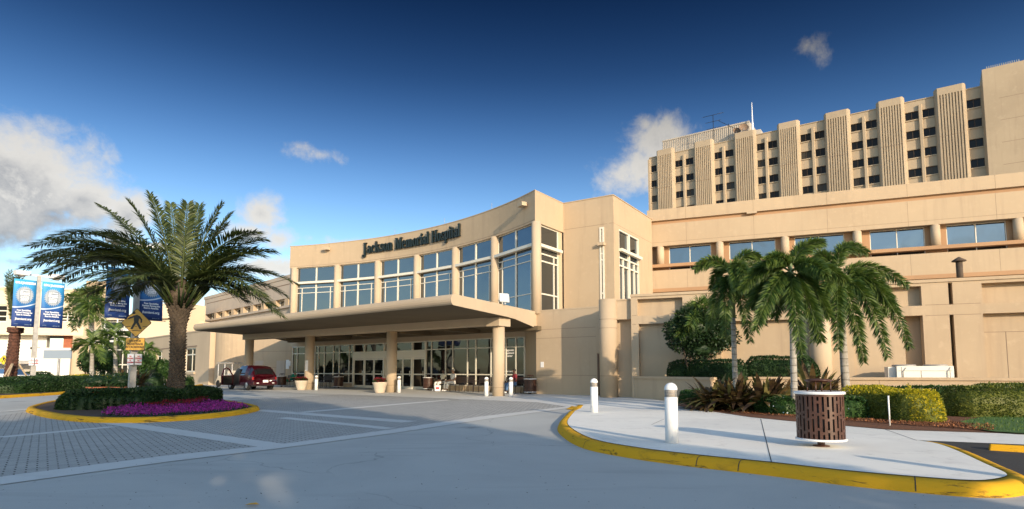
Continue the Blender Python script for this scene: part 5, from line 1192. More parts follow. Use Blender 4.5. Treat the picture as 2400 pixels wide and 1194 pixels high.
txt = 'Jackson Memorial Hospital'; ws = [glyph(c)[1] if c != ' ' else .30 for c in txt]; kx = tot / sum(ws)
x = 0; mb = MB()
for c, w in zip(txt + ' ', ws + [0]):
    if c == ' ':
        if mb.v: mb.build('word', M['green_black'], sign); mb = MB()
        x += w; continue
    for q in glyph(c)[0]:
        def mp(u, v, off): a = a_l - math.degrees((x + u) * kx / (CR - .2)); p = arc(a, CR - off); return (p.x, p.y, zb + v * sc)
        # push each piece off by a hair so overlapping strokes never share a plane
        e = rng.uniform(0, .006); n = len(q); vs = [mp(u, v, .30 + e) for u, v in q] + [mp(u, v, .16) for u, v in q]
        mb.mesh(vs, [tuple(range(n)), tuple(range(2 * n - 1, n - 1, -1))] + [(i, i + n, (i + 1) % n + n, (i + 1) % n) for i in range(n)])
    x += w
# lightning rods
for px in (920, 1035, 1145):
    a = ang_at(px, ZP); p = arc(a, CR + .1); mb = MB(); mb.tube([(p.x, p.y, ZP), (p.x, p.y, ZP + .55)], .012, 5); mb.build('lightning_rod', M['galv'], hosp)

# ================================================================ STREET FURNITURE
def bollard_proto():
    o = empty('bollard'); mb = MB(); mb.lathe([(.103, 0), (.103, .72), (.098, .725)], n=24); mb.build('post', M['white'], o)
    mb = MB(); mb.lathe([(.088, .725), (.088, .835)], n=24); mb.build('lens', M['lens'], o)
    mb = MB()
    for z in (.742, .766, .79, .814): mb.lathe([(.080, z), (.0985, z - .008), (.0985, z - .003), (.080, z + .006)], n=20, m=0)
    for k in range(3): a = k * 2.09 + .4; mb.tube([(.096 * math.cos(a), .096 * math.sin(a), .72), (.096 * math.cos(a), .096 * math.sin(a), .84)], .006, 5)
    mb.build('louvre', M['galv'], o)
    mb = MB(); mb.lathe([(.104, .835), (.104, .855)] + [(.104 * math.cos(R(t)), .855 + .10 * math.sin(R(t))) for t in range(10, 91, 10)], n=24); mb.build('dome', M['white'], o); return o
M['lens'] = mat('frosted_lens', (.42, .36, .30), .15, spec=.6)
bp = bollard_proto(); BL_ = [((1575, 1040), .13, 'white dome-topped bollard nearest the viewer on the kerbed pavement'), ((1393, 970), .105, 'white bollard on the tip of the kerbed pavement, beyond the nearest one'),
  ((1140, 929), .012, 'white bollard just left of the nearest canopy column'), ((1197.5, 930), .012, 'white bollard just right of the nearest canopy column'), ((935, 921), .012, 'white bollard right of the second canopy column and its flower pot'),
  ((741, 915), .012, 'white bollard right of the third canopy column by the bin'), ((215, 905), .02, 'small far white bollard in front of the clipped hedge on the left'), (None, .0, 'unseen white bollard beyond the kerb corner, added for its shadow strip')]  # last bollard is unseen, added to cast a shadow strip on the pavement
for i, (px, z, lab) in enumerate(BL_):
    o = bp if i == 0 else copy_tree(bp)
    p = P(px[0], px[1], z) if px else Vector((5.95, 5.6)); o.location = (p.x, p.y, z + (.014 if z > .1 else 0)); o.rotation_euler.z = rng.uniform(0, 6); o.scale.z = 1 if i < 2 or not px else 1.0; tag(o, lab, 'bollard', 'white dome bollards')
def bin_proto():
    o = empty('litter_bin'); r_ = .335; N = 30; mb = MB()
    A_ = [(.03, .13), (.17, .30), (.34, .47), (.51, .66)]; B_ = [(.03, .10), (.14, .33), (.37, .40), (.44, .66)]; C_ = [(.03, .16), (.20, .38), (.42, .56), (.60, .66)]
    zb_ = .10; H_ = .70
    for k in range(N):
        a0 = 2 * math.pi * k / N; a1 = a0 + 2 * math.pi / N * .42; a2 = 2 * math.pi * (k + 1) / N; pat = (A_, B_, C_, B_)[k % 4]
        def q(a, z, rr=r_): return (rr * math.cos(a), rr * math.sin(a), z + zb_)
        zs = [0.] + [v for p in pat for v in p] + [H_]
        for i in range(0, len(zs) - 1, 2): mb.face([q(a0, zs[i]), q(a1, zs[i]), q(a1, zs[i + 1]), q(a0, zs[i + 1])])
        mb.face([q(a1, 0), q(a2, 0), q(a2, H_), q(a1, H_)])
    b = mb.build('slotted_drum', M['bin'], o); sm = b.modifiers.new('s', 'SOLIDIFY'); sm.thickness = .012
    mb = MB(); mb.lathe([(r_ - .04, zb_ + .01), (r_ - .04, zb_ + H_ - .04)], n=24); mb.build('liner', M['black'], o)
    mb = MB(); mb.lathe([(r_ - .005, zb_ + H_ - .012), (r_ + .022, zb_ + H_ - .008), (r_ + .024, zb_ + H_ + .02), (r_ + .012, zb_ + H_ + .032), (r_ - .06, zb_ + H_ + .034), (r_ - .13, zb_ + H_ - .01)], n=36, cap=False); mb.build('top_rim', M['white'], o)
    mb = MB(); mb.lathe([(r_ - .06, zb_ + H_ + .030), (.12, zb_ + H_ + .005)], n=36, cap=False); mb.build('top_plate', M['bin'], o)
    mb = MB(); mb.lathe([(r_ - .02, zb_ - .006), (r_ + .022, zb_ - .004), (r_ + .024, zb_ + .018), (r_ + .003, zb_ + .028)], n=36); mb.build('bottom_rim', M['white'], o)
    mb = MB(); mb.lathe([(.12, 0), (.12, .012), (.05, .02), (.055, .06), (.13, zb_ - .006)], n=20); mb.build('pedestal', M['bin'], o)
    mb = MB()
    for k in range(4): a = k * math.pi / 2 + .5; mb.tube([(.165 * math.cos(a), .165 * math.sin(a), zb_ + H_ - .03), (.165 * math.cos(a), .165 * math.sin(a), zb_ + H_ + .19)], .009, 6)
    mb.build('lid_post', M['bin'], o)
    mb = MB(); mb.lathe([(0, zb_ + H_ + .165), (.15, zb_ + H_ + .17), (.20, zb_ + H_ + .195), (.205, zb_ + H_ + .205), (.12, zb_ + H_ + .222), (0, zb_ + H_ + .23)], n=28); mb.build('lid', M['bin'], o); return o
bn = bin_proto()
for i, (px, z, lab) in enumerate([((1925, 1046), .145, 'brown slotted litter bin with white rims nearest the viewer on the pavement'), ((1003.5, 915), .012, 'brown litter bin beside the right-hand entrance doors, left of the seated pair'), ((1243, 924), .012, 'brown litter bin against the beige wall at the right end of the glazing'),
                               ((793, 910), .012, 'brown litter bin beneath the canopy right of the third column'), ((660, 907), .012, 'brown litter bin behind the red car, left of the person in green')]):
    o = bn if i == 0 else copy_tree(bn); p = P(px[0], px[1], z); o.location = (p.x, p.y, z); o.rotation_euler.z = .35 + i; tag(o, lab, 'litter bin', 'brown slotted litter bins')
# flower pots
def pot_proto():
    o = empty('flower_pot'); mb = MB(); mb.lathe([(.30, 0), (.33, .02), (.385, .22), (.39, .235), (.40, .25), (.445, .48), (.455, .49), (.47, .56), (.50, .62), (.515, .64), (.515, .70), (.49, .715), (.44, .70), (.43, .62)], n=36); mb.build('pot', M['concrete_pot'], o)
    mb = MB(); mb.lathe([(0, .63), (.44, .63)], n=24, cap=False); mb.build('soil', M['soil'], o); return o
pp = pot_proto()
for i, (px, lab, fl_) in enumerate([((890, 922), 'cast stone flower pot left of the second canopy column', 'red flowers in the stone pot by the second canopy column'), ((706, 915), 'cast stone flower pot left of the third canopy column', 'red flowers in the stone pot by the third canopy column')]):
    o = pp if i == 0 else copy_tree(pp); p = P(*px); o.location = (p.x, p.y, .012); o.scale = (.82, .82, .86); tag(o, lab, 'flower pot', 'cast stone flower pots')
    mb = MB(); c = Vector((p.x, p.y, .66))
    crown(mb, [(c, (.38, .38, .15))], 700, .10, 1, .6, 1.); crown(mb, [(c + Vector((0, 0, .05)), (.36, .36, .16))], 420, .08, 0, .8, 1.); tag(mb.build('flowers', [M['flower_bright'] if 'flower_bright' in M else M['flower_red'], M['hedge_dark']], None, off=c), fl_, 'flowers', 'red flowers in stone pots')
# benches
def bench_proto(W=2.3):
    o = empty('bench'); mb = MB(); h = W / 2
    for k in range(7): y = -.22 + k * .07; mb.box(-h, h, y - .026, y + .026, .43 - .02 * (k / 6), .445 - .02 * (k / 6))
    mb.build('seat', M['bin_dark'], o); mb = MB()
    for k in range(6): z = .52 + k * .065; y = .25 + k * .018; mb.box(-h, h, y, y + .014, z, z + .05)
    mb.build('backrest', M['bin_dark'], o)
    for x in (-h + .03, -h / 3, h / 3, h - .03):
        mb = MB(); mb.tube([(x, -.24, 0), (x, -.24, .42)], .022, 6); mb.tube([(x, .24, 0), (x, .26, .46), (x, .36, .90)], .022, 6); mb.tube([(x, -.24, .40), (x, .25, .40)], .02, 6); mb.build('leg', M['bin_dark'], o)
    for x in (-h + .03, h - .03):
        mb = MB(); mb.tube([(x, -.24, .42), (x, -.25, .64), (x, .30, .66)], .02, 6); mb.build('armrest', M['bin_dark'], o)
    return o
M['bin_dark'] = mat('dark_brown_metal', (.035, .022, .018), .5)
bb = bench_proto(); face = math.atan2(GF.u.y, GF.u.x)
for i, (px, d, lab) in enumerate([(1072, -1.25, 'dark metal bench on which the two people in white sit'), (1136, -1.3, 'dark metal bench between the seated pair and the nearest canopy column'), (1205, -1.35, 'dark metal bench behind the nearest canopy column, under the person in red'),
                               (764, -1.6, 'empty brown metal bench between the third canopy column and a bin'), (680, -1.9, 'dark metal bench under the reclining person in green')]):
    o = bb if i == 0 else copy_tree(bb); s_ = GF.s(px, 890, d); q = GF.pt(s_, d, .012); o.location = q; o.rotation_euler.z = face; tag(o, lab, 'bench', 'dark metal benches under the canopy')
    if i == 1: o.scale.x = .62
    if i in (2, 4): o.scale.x = .75
    if i == 3: o.scale.x = .7
# ================================================================ PEOPLE
def skin_mesh(verts, edges, sub=2):
    me = bpy.data.meshes.new('s'); me.from_pydata([v[:3] for v in verts], [], []); me.edges.add(len(edges))
    for i, e in enumerate(edges): me.edges[i].vertices = e
    me.update(); o = bpy.data.objects.new('s', me); COL.objects.link(o)
    mo = o.modifiers.new('k', 'SKIN'); mo.use_smooth_shade = True
    for i, v in enumerate(verts):
        sv = me.skin_vertices[0].data[i]; r_ = v[3] if isinstance(v[3], tuple) else (v[3], v[3]); sv.radius = r_; sv.use_root = (i == 0)
    su = o.modifiers.new('u', 'SUBSURF'); su.levels = sub; su.render_levels = sub
    dg = bpy.context.evaluated_depsgraph_get(); out = bpy.data.meshes.new_from_object(o.evaluated_get(dg)); bpy.data.objects.remove(o); return out
def add_mesh(name, me, m, parent):
    me.materials.clear(); me.materials.append(m)
    for p in me.polygons: p.use_smooth = True
    me.polygons.foreach_set('material_index', [0] * len(me.polygons))
    o = bpy.data.objects.new(name, me); COL.objects.link(o); o.parent = parent; return o
def joined(mes, name):
    bm = bmesh.new()
    for me in mes: bm.from_mesh(me)
    out = bpy.data.meshes.new(name); bm.to_mesh(out); return out
def person(label, loc, rz, skin_, shirt_, trouser_, hair_, shoe_, pose='sit', group=None, glasses=False, lean=0., turn=0.):
    o = empty('person', loc, rz); tag(o, label, 'person', group)
    # local: faces -Y (outwards from the wall), x to the viewer's right when rz matches the bench
    if pose == 'sit':
        hip = Vector((0, .05, .52)); ch = Vector((lean, .10, .93)); nk = Vector((lean * 1.1, .08, 1.10)); hd = Vector((lean * 1.2 + turn * .03, .05, 1.235))
        kn = [Vector((-.15, -.40, .53)), Vector((.15, -.38, .53))]; an = [Vector((-.17, -.40, .10)), Vector((.12, -.42, .10))]; toe = [Vector((-.19, -.60, .05)), Vector((.12, -.62, .05))]
        sh = [ch + Vector((-.185, 0, .08)), ch + Vector((.185, 0, .08))]; el = [ch + Vector((-.27, -.04, -.20)), ch + Vector((.27, -.06, -.20))]; wr = [Vector((-.14, -.26, .64)), Vector((.10, -.28, .64))]
    else:  # reclining, legs stretched out to the left
        hip = Vector((-.10, -.02, .50)); ch = Vector((.28, .12, .80)); nk = Vector((.40, .12, .94)); hd = Vector((.47, .10, 1.06))
        kn = [Vector((-.45, -.22, .50)), Vector((-.30, -.30, .52))]; an = [Vector((-.80, -.38, .14)), Vector((-.42, -.46, .10))]; toe = [Vector((-.95, -.46, .14)), Vector((-.50, -.64, .05))]
        sh = [ch + Vector((-.10, -.12, .10)), ch + Vector((.12, .08, .10))]; el = [ch + Vector((-.12, -.24, -.14)), ch + Vector((.30, .02, -.08))]; wr = [Vector((.0, -.26, .62)), Vector((.42, -.12, .70))]
    V = []; E = []
    def add(p, r_, par=None): V.append((p.x, p.y, p.z, r_)); 
    def node(p, r_, par=None):
        V.append((p.x, p.y, p.z, r_)); i = len(V) - 1
        if par is not None: E.append((par, i))
        return i
    a = node(hip, .125); b = node(hip.lerp(ch, .5), .115, a); c = node(ch, .125, b); d = node(nk, .05, c); e = node(hd, (.080, .088), d); node(hd + Vector((0, 0, .075)), (.068, .075), e)
    for s_, k in ((-1, 0), (1, 1)):
        x = node(sh[k], .065, c); x = node(el[k], .045, x); x = node(wr[k], .03, x); node(wr[k] + (wr[k] - el[k]).normalized() * .07, (.022, .034), x)
        h = hip + Vector((s_ * .085, -.02, -.01)) if pose == 'sit' else hip + Vector((-.05, -.06 if k == 0 else .02, 0))
        x = node(h, .095, a); x = node(kn[k], .068, x); x = node(an[k], .042, x); node(toe[k], .035, x)
    parts = [skin_mesh(V, E)]
    mb = MB()
    for k in range(2):   # fingers and thumb
        dd = (wr[k] - el[k]).normalized(); base = wr[k] + dd * .085; sd = dd.cross(Vector((0, 0, 1))).normalized()
        for f in range(4): q = base + sd * (-.026 + .0175 * f); l = (.062, .072, .068, .05)[f]; mb.tube([q - dd * .02, q + dd * l * .5, q + dd * l + Vector((0, 0, -.02))], [.009, .0085, .006], 6)
        q = wr[k] + dd * .04 + sd * .03 * (1 if k == 0 else -1); mb.tube([q, q + sd * .03 * (1 if k == 0 else -1) + dd * .03, q + sd * .035 * (1 if k == 0 else -1) + dd * .06], [.011, .010, .007], 6)
    f_ = Vector((0, -1, 0)); q = hd + f_ * .085
    mb.tube([hd + Vector((0, -.075, .03)), hd + Vector((0, -.105, -.012)), hd + Vector((0, -.085, -.022))], [.008, .014, .008], 6)
    for s_ in (-1, 1): mb.tube([hd + Vector((s_ * .075, .0, .02)), hd + Vector((s_ * .088, .012, -.005)), hd + Vector((s_ * .078, 0, -.03))], [.012, .018, .01], 6)
    tmp = mb.build('tmp', skin_); parts.append(tmp.data.copy()); bpy.data.objects.remove(tmp)
    body = add_mesh('body', joined(parts, 'body'), skin_, o)
    mb = MB()
    for s_ in (-1, 1): mb.box(hd.x + s_ * .032 - .012, hd.x + s_ * .032 + .012, hd.y - .088, hd.y - .074, hd.z + .018, hd.z + .03)
    mb.box(hd.x - .022, hd.x + .022, hd.y - .088, hd.y - .076, hd.z - .046, hd.z - .038)
    fo = mb.build('face', M['black']); fo.parent = o
    # hair
    bm = bmesh.new(); bmesh.ops.create_icosphere(bm, subdivisions=3, radius=1)
    for v in bm.verts: v.co = Vector((v.co.x * .092, v.co.y * .105 + .018, v.co.z * .085 + .052)) + hd
    bmesh.ops.delete(bm, geom=[v for v in bm.verts if v.co.y < hd.y - .045 and v.co.z < hd.z + .075 or v.co.z < hd.z - .03], context='VERTS')
    me = bpy.data.meshes.new('hair'); bm.to_mesh(me); bm.free(); add_mesh('hair', me, hair_, o)
    V = []; E = []
    a = node(hip + Vector((0, 0, .03)), .15); b = node(hip.lerp(ch, .5), .14, a); c = node(ch, .148, b); node(nk + Vector((0, .01, -.05)), .072, c)
    for k in range(2): x = node(sh[k], .082, c); node(sh[k].lerp(el[k], .75), .066, x)
    add_mesh('shirt', skin_mesh(V, E), shirt_, o)
    V = []; E = []; a = node(hip, .142)
    for s_, k in ((-1, 0), (1, 1)):
        h = hip + Vector((s_ * .085, -.02, -.01)) if pose == 'sit' else hip + Vector((-.05, -.06 if k == 0 else .02, 0))
        x = node(h, .112, a); x = node(kn[k], .086, x); x = node(kn[k].lerp(an[k], .9), .066, x)
    add_mesh('trousers', skin_mesh(V, E), trouser_, o)
    for k in range(2):
        V = []; E = []; dd = (toe[k] - an[k]).normalized(); a = node(an[k] + Vector((0, .02, -.03)), .045); x = node(an[k].lerp(toe[k], .55), .045, a); node(toe[k], .038, x); add_mesh('shoe', skin_mesh(V, E, 1), shoe_, o)
    return o
cl = lambda n, c: mat(n, c, .85)
M['sk_dark'] = mat('dark_brown_skin', (.09, .045, .03), .5); M['sk_tan'] = mat('tan_skin', (.42, .23, .15), .5); M['cloth_white'] = cl('white_cotton', (.78, .76, .72)); M['cloth_cream'] = cl('cream_cotton', (.72, .66, .52)); M['cloth_green'] = cl('green_scrubs', (.01, .26, .16)); M['cloth_red'] = cl('dark_red_cotton', (.20, .02, .03)); M['denim'] = cl('blue_denim', (.10, .19, .36)); M['hair_black'] = mat('black_hair', (.01, .009, .008), .6); M['hair_grey'] = mat('grey_hair', (.48, .46, .42), .7); M['flower_bright'] = M['flower_red']
def on_bench(px, d=-1.25, z=.0): q = GF.pt(GF.s(px, 890, d), d, z); return (q.x, q.y, q.z + .012)
person('heavy-set person in a white top and white trousers sitting left on the bench', on_bench(1036), face - .15, M['sk_dark'], M['cloth_cream'], M['cloth_white'], M['hair_black'], M['white'], group='seated people', lean=.04)
person('grey-haired person in a white jacket and white trousers sitting right of another', on_bench(1059), face - .25, M['sk_tan'], M['cloth_white'], M['cloth_white'], M['hair_grey'], M['white'], group='seated people', lean=.03)
person('person in a dark red shirt and blue jeans sitting right of the nearest column', on_bench(1202, -1.35), face - .5, M['sk_dark'], M['cloth_red'], M['denim'], M['hair_black'], M['white'], group='seated people', lean=.05)
person('person in green scrubs and green cap reclining on a bench with legs stretched out', on_bench(681, -1.9), face, M['sk_tan'], M['cloth_green'], M['cloth_green'], M['cloth_green'], M['white'], pose='recline', group='seated people')
# carrier bag at the feet
q = on_bench(1026, -1.75); mb = MB(); c = Vector(q); mb.hexa([c + Vector((-.17, -.08, .01)), c + Vector((.17, -.08, .01)), c + Vector((.17, .08, .01)), c + Vector((-.17, .08, .01)), c + Vector((-.2, -.04, .36)), c + Vector((.2, -.04, .36)), c + Vector((.2, .04, .36)), c + Vector((-.2, .04, .36))])
bag = empty('carrier_bag', c); tag(bag, 'white plastic carrier bag with red print at the feet of the seated person', 'bag')
mb.build('sack', M['white'], bag, .02); mb = MB(); mb.face([c + Vector((-.10, -.083, .14)), c + Vector((.10, -.083, .14)), c + Vector((.11, -.068, .25)), c + Vector((-.11, -.068, .25))]); mb.build('print', M['sign_red'], bag)
mb = MB(); mb.tube([c + Vector((-.08, 0, .35)), c + Vector((-.04, 0, .46)), c + Vector((.04, 0, .46)), c + Vector((.08, 0, .35))], .012, 5); mb.build('handle', M['white'], bag)
# ================================================================ LAMP POSTS, BANNERS, SIGNS
def banner_mat():
    m = bpy.data.materials.new('banner_print'); m.use_nodes = True; T = NT(m.node_tree); b = T.n['Principled BSDF']
    g = T.new('ShaderNodeTexCoord').outputs['Generated']; sp_ = T.new('ShaderNodeSeparateXYZ', {0: g}).outputs
    c = T.ramp(sp_[2], [(0, (.010, .035, .17)), (.38, (.012, .06, .26)), (.46, (.02, .14, .42)), (.8, (.03, .30, .66)), (1, (.06, .42, .78))])
    w = T.m('SUBTRACT', sp_[2], T.m('ADD', .40, T.m('MULTIPLY', T.m('MULTIPLY', sp_[0], sp_[0]), .10)))
    c = T.mix(T.m('MULTIPLY', T.ss(w, -.012, .0), T.ss(w, .030, .0)), c, (.7, .8, .9, 1))
    T.l.new(c, b.inputs['Base Color']); b.inputs['Roughness'].default_value = .6; return m
M['banner'] = banner_mat(); M['badge'] = mat('badge_grey', (.42, .47, .52), .5); M['badge2'] = mat('badge_panel', (.25, .30, .36), .5); M['print_white'] = mat('white_print', (.78, .80, .84), .6)
M['print_dim'] = mat('pale_blue_print', (.25, .34, .50), .6)
def banner_proto(W, H):
    o = empty('banner'); F0 = Fr((0, 0), (1, 0)); mb = MB(); n = 8
    vs = []; 
    for j in range(n + 1):
        for i in range(5): x = W * (i / 4 - .5); z = H * (j / n); vs.append((x, .018 * math.sin(j * 1.3 + i), z))
    mb.mesh(vs, [(j * 5 + i, j * 5 + i + 1, (j + 1) * 5 + i + 1, (j + 1) * 5 + i) for j in range(n) for i in range(4)], 0, True)
    b = mb.build('cloth', M['banner'], o); so_ = b.modifiers.new('s', 'SOLIDIFY'); so_.thickness = .006; so_.offset = 1
    def tx(s, z, size, m='print_white', bold=.006, sx=1.): 
        t = text_mesh(s, size, M[m], 'print', o, bold=bold, sx=sx); on_wall(t, F0, 0, z, -.030); return t
    tx('UM / JACKSON', H * .925, W * .125, bold=.012, sx=1.05)
    mb = MB(); c = Vector((0, -.026, H * .67)); r_ = W * .35; k = 28; pts = []
    for i in range(k * 2): a = math.pi * i / k; rr = r_ * (1.18 if i % 2 else .93); pts.append(c + Vector((rr * math.cos(a), 0, rr * math.sin(a))))
    mb.face(pts); mb.build('badge', M['badge'], o)
    mb = MB(); mb.box(-r_ * .68, r_ * .68, -.0285, -.0265, H * .67 - r_ * .75, H * .67 + r_ * .75); mb.build('badge_panel', M['badge2'], o)
    def t2(s, z, size, bold=.004, sx=1.): t = text_mesh(s, size, M['print_white'], 'print', o, bold=bold, sx=sx); on_wall(t, F0, 0, z, -.033)
    t2('U.S.News', H * .67 + r_ * .58, W * .10); t2('Best', H * .67 + r_ * .22, W * .24, .01); t2('HOSPITALS', H * .67 - r_ * .18, W * .075); t2('2007', H * .67 - r_ * .52, W * .19, .01)
    tx('Four Specialties\nRanked Among the\nBest in America', H * .30, W * .098, bold=.005, sx=.98); tx('jhsmiami.org', H * .165, W * .14, bold=.005)
    t = text_mesh('UMMC', W * .06, M['print_dim'], 'print', o); on_wall(t, F0, -W * .3, H * .055, -.030); t = text_mesh('Jackson 90', W * .07, M['print_dim'], 'print', o); on_wall(t, F0, W * .22, H * .05, -.030)
    return o
def lamp_post(label, px, py, Y, topy, heads, w):
    b = D(px, py, Y); b.z = .1; zt = Zat(px + 18, topy, Y); o = empty('lamp_post', b); tag(o, label, 'lamp post', 'banner lamp posts'); F_ = Fr(b.xy, (.5365, .844))
    mb = MB(); mb.tube([(b.x, b.y, .1), (b.x, b.y, zt)], [w * .72, w * .52], 4, 0, False); mb.build('pole', M['galv'], o)
    for sd in heads:
        mb = MB(); mb.fbox(F_, min(0, sd * .55), max(0, sd * .55), -.05, .05, zt - .03, zt + .07); a = mb.build('lamp_arm', M['white'], o)
        mb = MB(); s0, s1 = (sd * .5, sd * 1.25); s0, s1 = min(s0, s1), max(s0, s1); c = [F_.pt(s0 + .06, -.22, zt - .06), F_.pt(s1 - .06, -.22, zt - .06), F_.pt(s1 - .06, .22, zt - .06), F_.pt(s0 + .06, .22, zt - .06), F_.pt(s0, -.28, zt + .2), F_.pt(s1, -.28, zt + .2), F_.pt(s1, .28, zt + .2), F_.pt(s0, .28, zt + .2)]; mb.hexa(c)
        h = mb.build('lamp_head', M['white'] if heads[0] == -1 and Y > 30 else M['badge'], o, .02); mb = MB(); q = F_.pt((s0 + s1) / 2, 0, zt - .11); mb.lathe([(.0, -.04), (.14, -.03), (.2, .04)], q, 16, cap=False); mb.build('lens', M['lens'], h)
    return o, F_, b, zt
p1, F1, b1, zt1 = lamp_post('pale lamp post with two shoebox lamps and bright banners at the left', 75, 905, 36, 648, (-1, 1), .26)
p2, F2, b2, zt2 = lamp_post('lamp post behind the pedestrian sign on the island, its lamps half hidden by palm fronds', 308, 918, 25., 575, (-1, 1), .24)
W1b = (F1.s(88, 710) - F1.s(29, 710)); zb1 = F1.z(60, 767); zt1b = F1.z(60, 656)
bpz = banner_proto(1.06, 2.2)
ang_b = math.atan2(F1.u.y, F1.u.x)
def put_banner(o, F_, sm, zlo, zhi, wd, lab):
    q = F_.pt(sm, -.02, zlo); o.location = q; o.rotation_euler.z = math.atan2(F_.u.y, F_.u.x); o.scale = (wd / 1.06, 1, (zhi - zlo) / 2.2); tag(o, lab, 'banner', 'blue banners on the lamp posts')
gp = .17
for i, (F_, xa, xb, xm, lab) in enumerate([(F1, 29, 83, 60, 'sunlit blue banner hanging on the left side of the first lamp post'), (F1, 96, 149, 120, 'sunlit blue banner hanging on the right side of the first lamp post'),
                                       (F2, 246, 303, 275, 'shaded blue banner left of the second lamp post, behind the palm fronds'), (F2, 325, 381, 350, 'shaded blue banner between the second lamp post and date palm trunk')]):
    o = bpz if i == 0 else copy_tree(bpz)
    zlo, zhi = (zb1, zt1b) if F_ is F1 else (F2.z(275, 747), F2.z(275, 628)); put_banner(o, F_, (F_.s(xa, 710) + F_.s(xb, 710)) / 2, zlo, zhi, F_.s(xb, 710) - F_.s(xa, 710), lab)
for nm, (F_, zlo, zhi, pst) in {'a': (F1, zb1, zt1b, p1), 'b': (F2, F2.z(275, 747), F2.z(275, 628), p2)}.items():
    mb = MB()
    for z in (zlo + .02, zhi - .02): mb.tube([F_.pt(-1.25, 0, z), F_.pt(1.25, 0, z)], .016, 6)
    mb.build('banner_rod', M['galv'], pst)
# --- crossing signs on the second post
SF = Fr(b2.xy + Vector((0, -.28)), (1, .10))
def rot_sign(name, label, F_, px, py, w, h, face_m, txt, tm, ts, diamond=False, border=None, d=0., cat='sign', bold=.003, line=1., grp=None, tsx=1.):
    s_ = F_.s(px, py, d); z = F_.z(px, py, d); o = empty(name, F_.pt(s_, d, z)); tag(o, label, cat, grp)
    def plate(w_, h_, dd, m, nm, rr):
        mb = MB(); pts = []
        for (cx_, cz_, a0) in ((w_ / 2 - rr, h_ / 2 - rr, 0), (-w_ / 2 + rr, h_ / 2 - rr, 90), (-w_ / 2 + rr, -h_ / 2 + rr, 180), (w_ / 2 - rr, -h_ / 2 + rr, 270)):
            for k in range(5): a = R(a0 + k * 22.5); pts.append((cx_ + rr * math.cos(a), cz_ + rr * math.sin(a)))
        if diamond: pts = [((x - y_) * .7071, (x + y_) * .7071) for x, y_ in pts]
        n = len(pts); vs = [F_.pt(s_ + x, d + dd, z + q) for x, q in pts] + [F_.pt(s_ + x, d + dd + .004, z + q) for x, q in pts]
        mb.mesh(vs, [tuple(range(n)), tuple(range(2 * n - 1, n - 1, -1))] + [(i, i + n, (i + 1) % n + n, (i + 1) % n) for i in range(n)]); return mb.build(nm, m, o)
    plate(w, h, -.005, M['black'] if border is None else border, 'plate', w * .06); plate(w * .95, h * (.95 if h > w * .6 else .93), -.010, face_m, 'sign_face', w * .05)
    if txt: t = text_mesh(txt, ts, tm, 'lettering', o, bold=bold, line=line, sx=tsx); on_wall(t, F_, s_, z, d - .013)
    return o, s_, z
def ped(o, F_, s_, z, k, d=0.):
    mb = MB(); e = d - .014
    def poly(pts): mb.face([F_.pt(s_ + x * k, e, z + y * k) for x, y in pts])
    mb.face([F_.pt(s_ + (-.10 + .055 * math.cos(a * .524)) * k, e, z + (.36 + .055 * math.sin(a * .524)) * k) for a in range(12)])
    poly([(-.10, .27), (.02, .29), (.10, .24), (.07, .0), (-.08, .02)]); poly([(-.10, .27), (-.30, .17), (-.28, .12), (-.06, .2)]); poly([(.10, .25), (.20, .12), (.19, .0), (.14, .0), (.14, .1), (.06, .19)])
    poly([(-.08, .03), (.02, .03), (-.12, -.24), (-.20, -.24)]); poly([(-.03, .03), (.07, .03), (.20, -.24), (.12, -.24)])
    poly([(-.36, -.13), (-.20, -.13), (-.20, -.15), (-.36, -.15)]); poly([(-.04, -.13), (.03, -.13), (.03, -.15), (-.04, -.15)]); poly([(.22, -.13), (.38, -.13), (.38, -.15), (.22, -.15)]); poly([(-.22, -.28), (.22, -.28), (.22, -.30), (-.22, -.30)])
    mb.build('walking_figure', M['black'], o)
sy = mat('dull_sign_yellow', (.62, .36, .06), .5)  # darker yellow for the signs on the second lamp post
o, s_, z = rot_sign('pedestrian_sign', 'yellow diamond sign with a black walking figure on the second lamp post', SF, 320, 757, .86, .86, sy, None, None, 0, diamond=True); ped(o, SF, s_, z, 1.15)
rot_sign('crosswalk_sign', 'yellow sign reading STOP FOR PEDESTRIANS IN CROSSWALK below the diamond', SF, 317, 807, .76, .52, sy, 'STOP FOR\nPEDESTRIANS\nIN CROSSWALK', M['black'], .125, line=1., bold=.003, tsx=.80)
SG = Fr(b2.xy + Vector((-.05, -.30)), (1, -.15)); SH = Fr(b2.xy + Vector((.16, -.24)), (.45, .9))
rot_sign('parking_sign', 'small white sign with red lettering on the left face of the second lamp post', SG, 306, 843, .30, .46, M['print_white'], 'NO\nSTOPPING\nOR\nSTANDING', M['sign_red'], .082, border=M['badge'], grp='small red and white signs on the lamp posts', tsx=.72, bold=.002)
rot_sign('parking_sign', 'small white sign with red lettering on the right face of the second lamp post', SH, 324, 843, .30, .46, M['print_white'], 'NO\nSTOPPING\nOR\nSTANDING', M['sign_red'], .082, border=M['badge'], grp='small red and white signs on the lamp posts', tsx=.72, bold=.002)
SI = Fr(b1.xy + Vector((-.10, -.28)), (1, .3)); SJ = Fr(b1.xy + Vector((.12, -.28)), (1, -.25))
rot_sign('parking_sign', 'small white sign with red lettering on the left face of the first lamp post', SI, 73.5, 848, .26, .46, M['print_white'], 'NO\nSTOPPING\nOR\nSTANDING', M['sign_red'], .082, border=M['badge'], grp='small red and white signs on the lamp posts', tsx=.65, bold=.002)
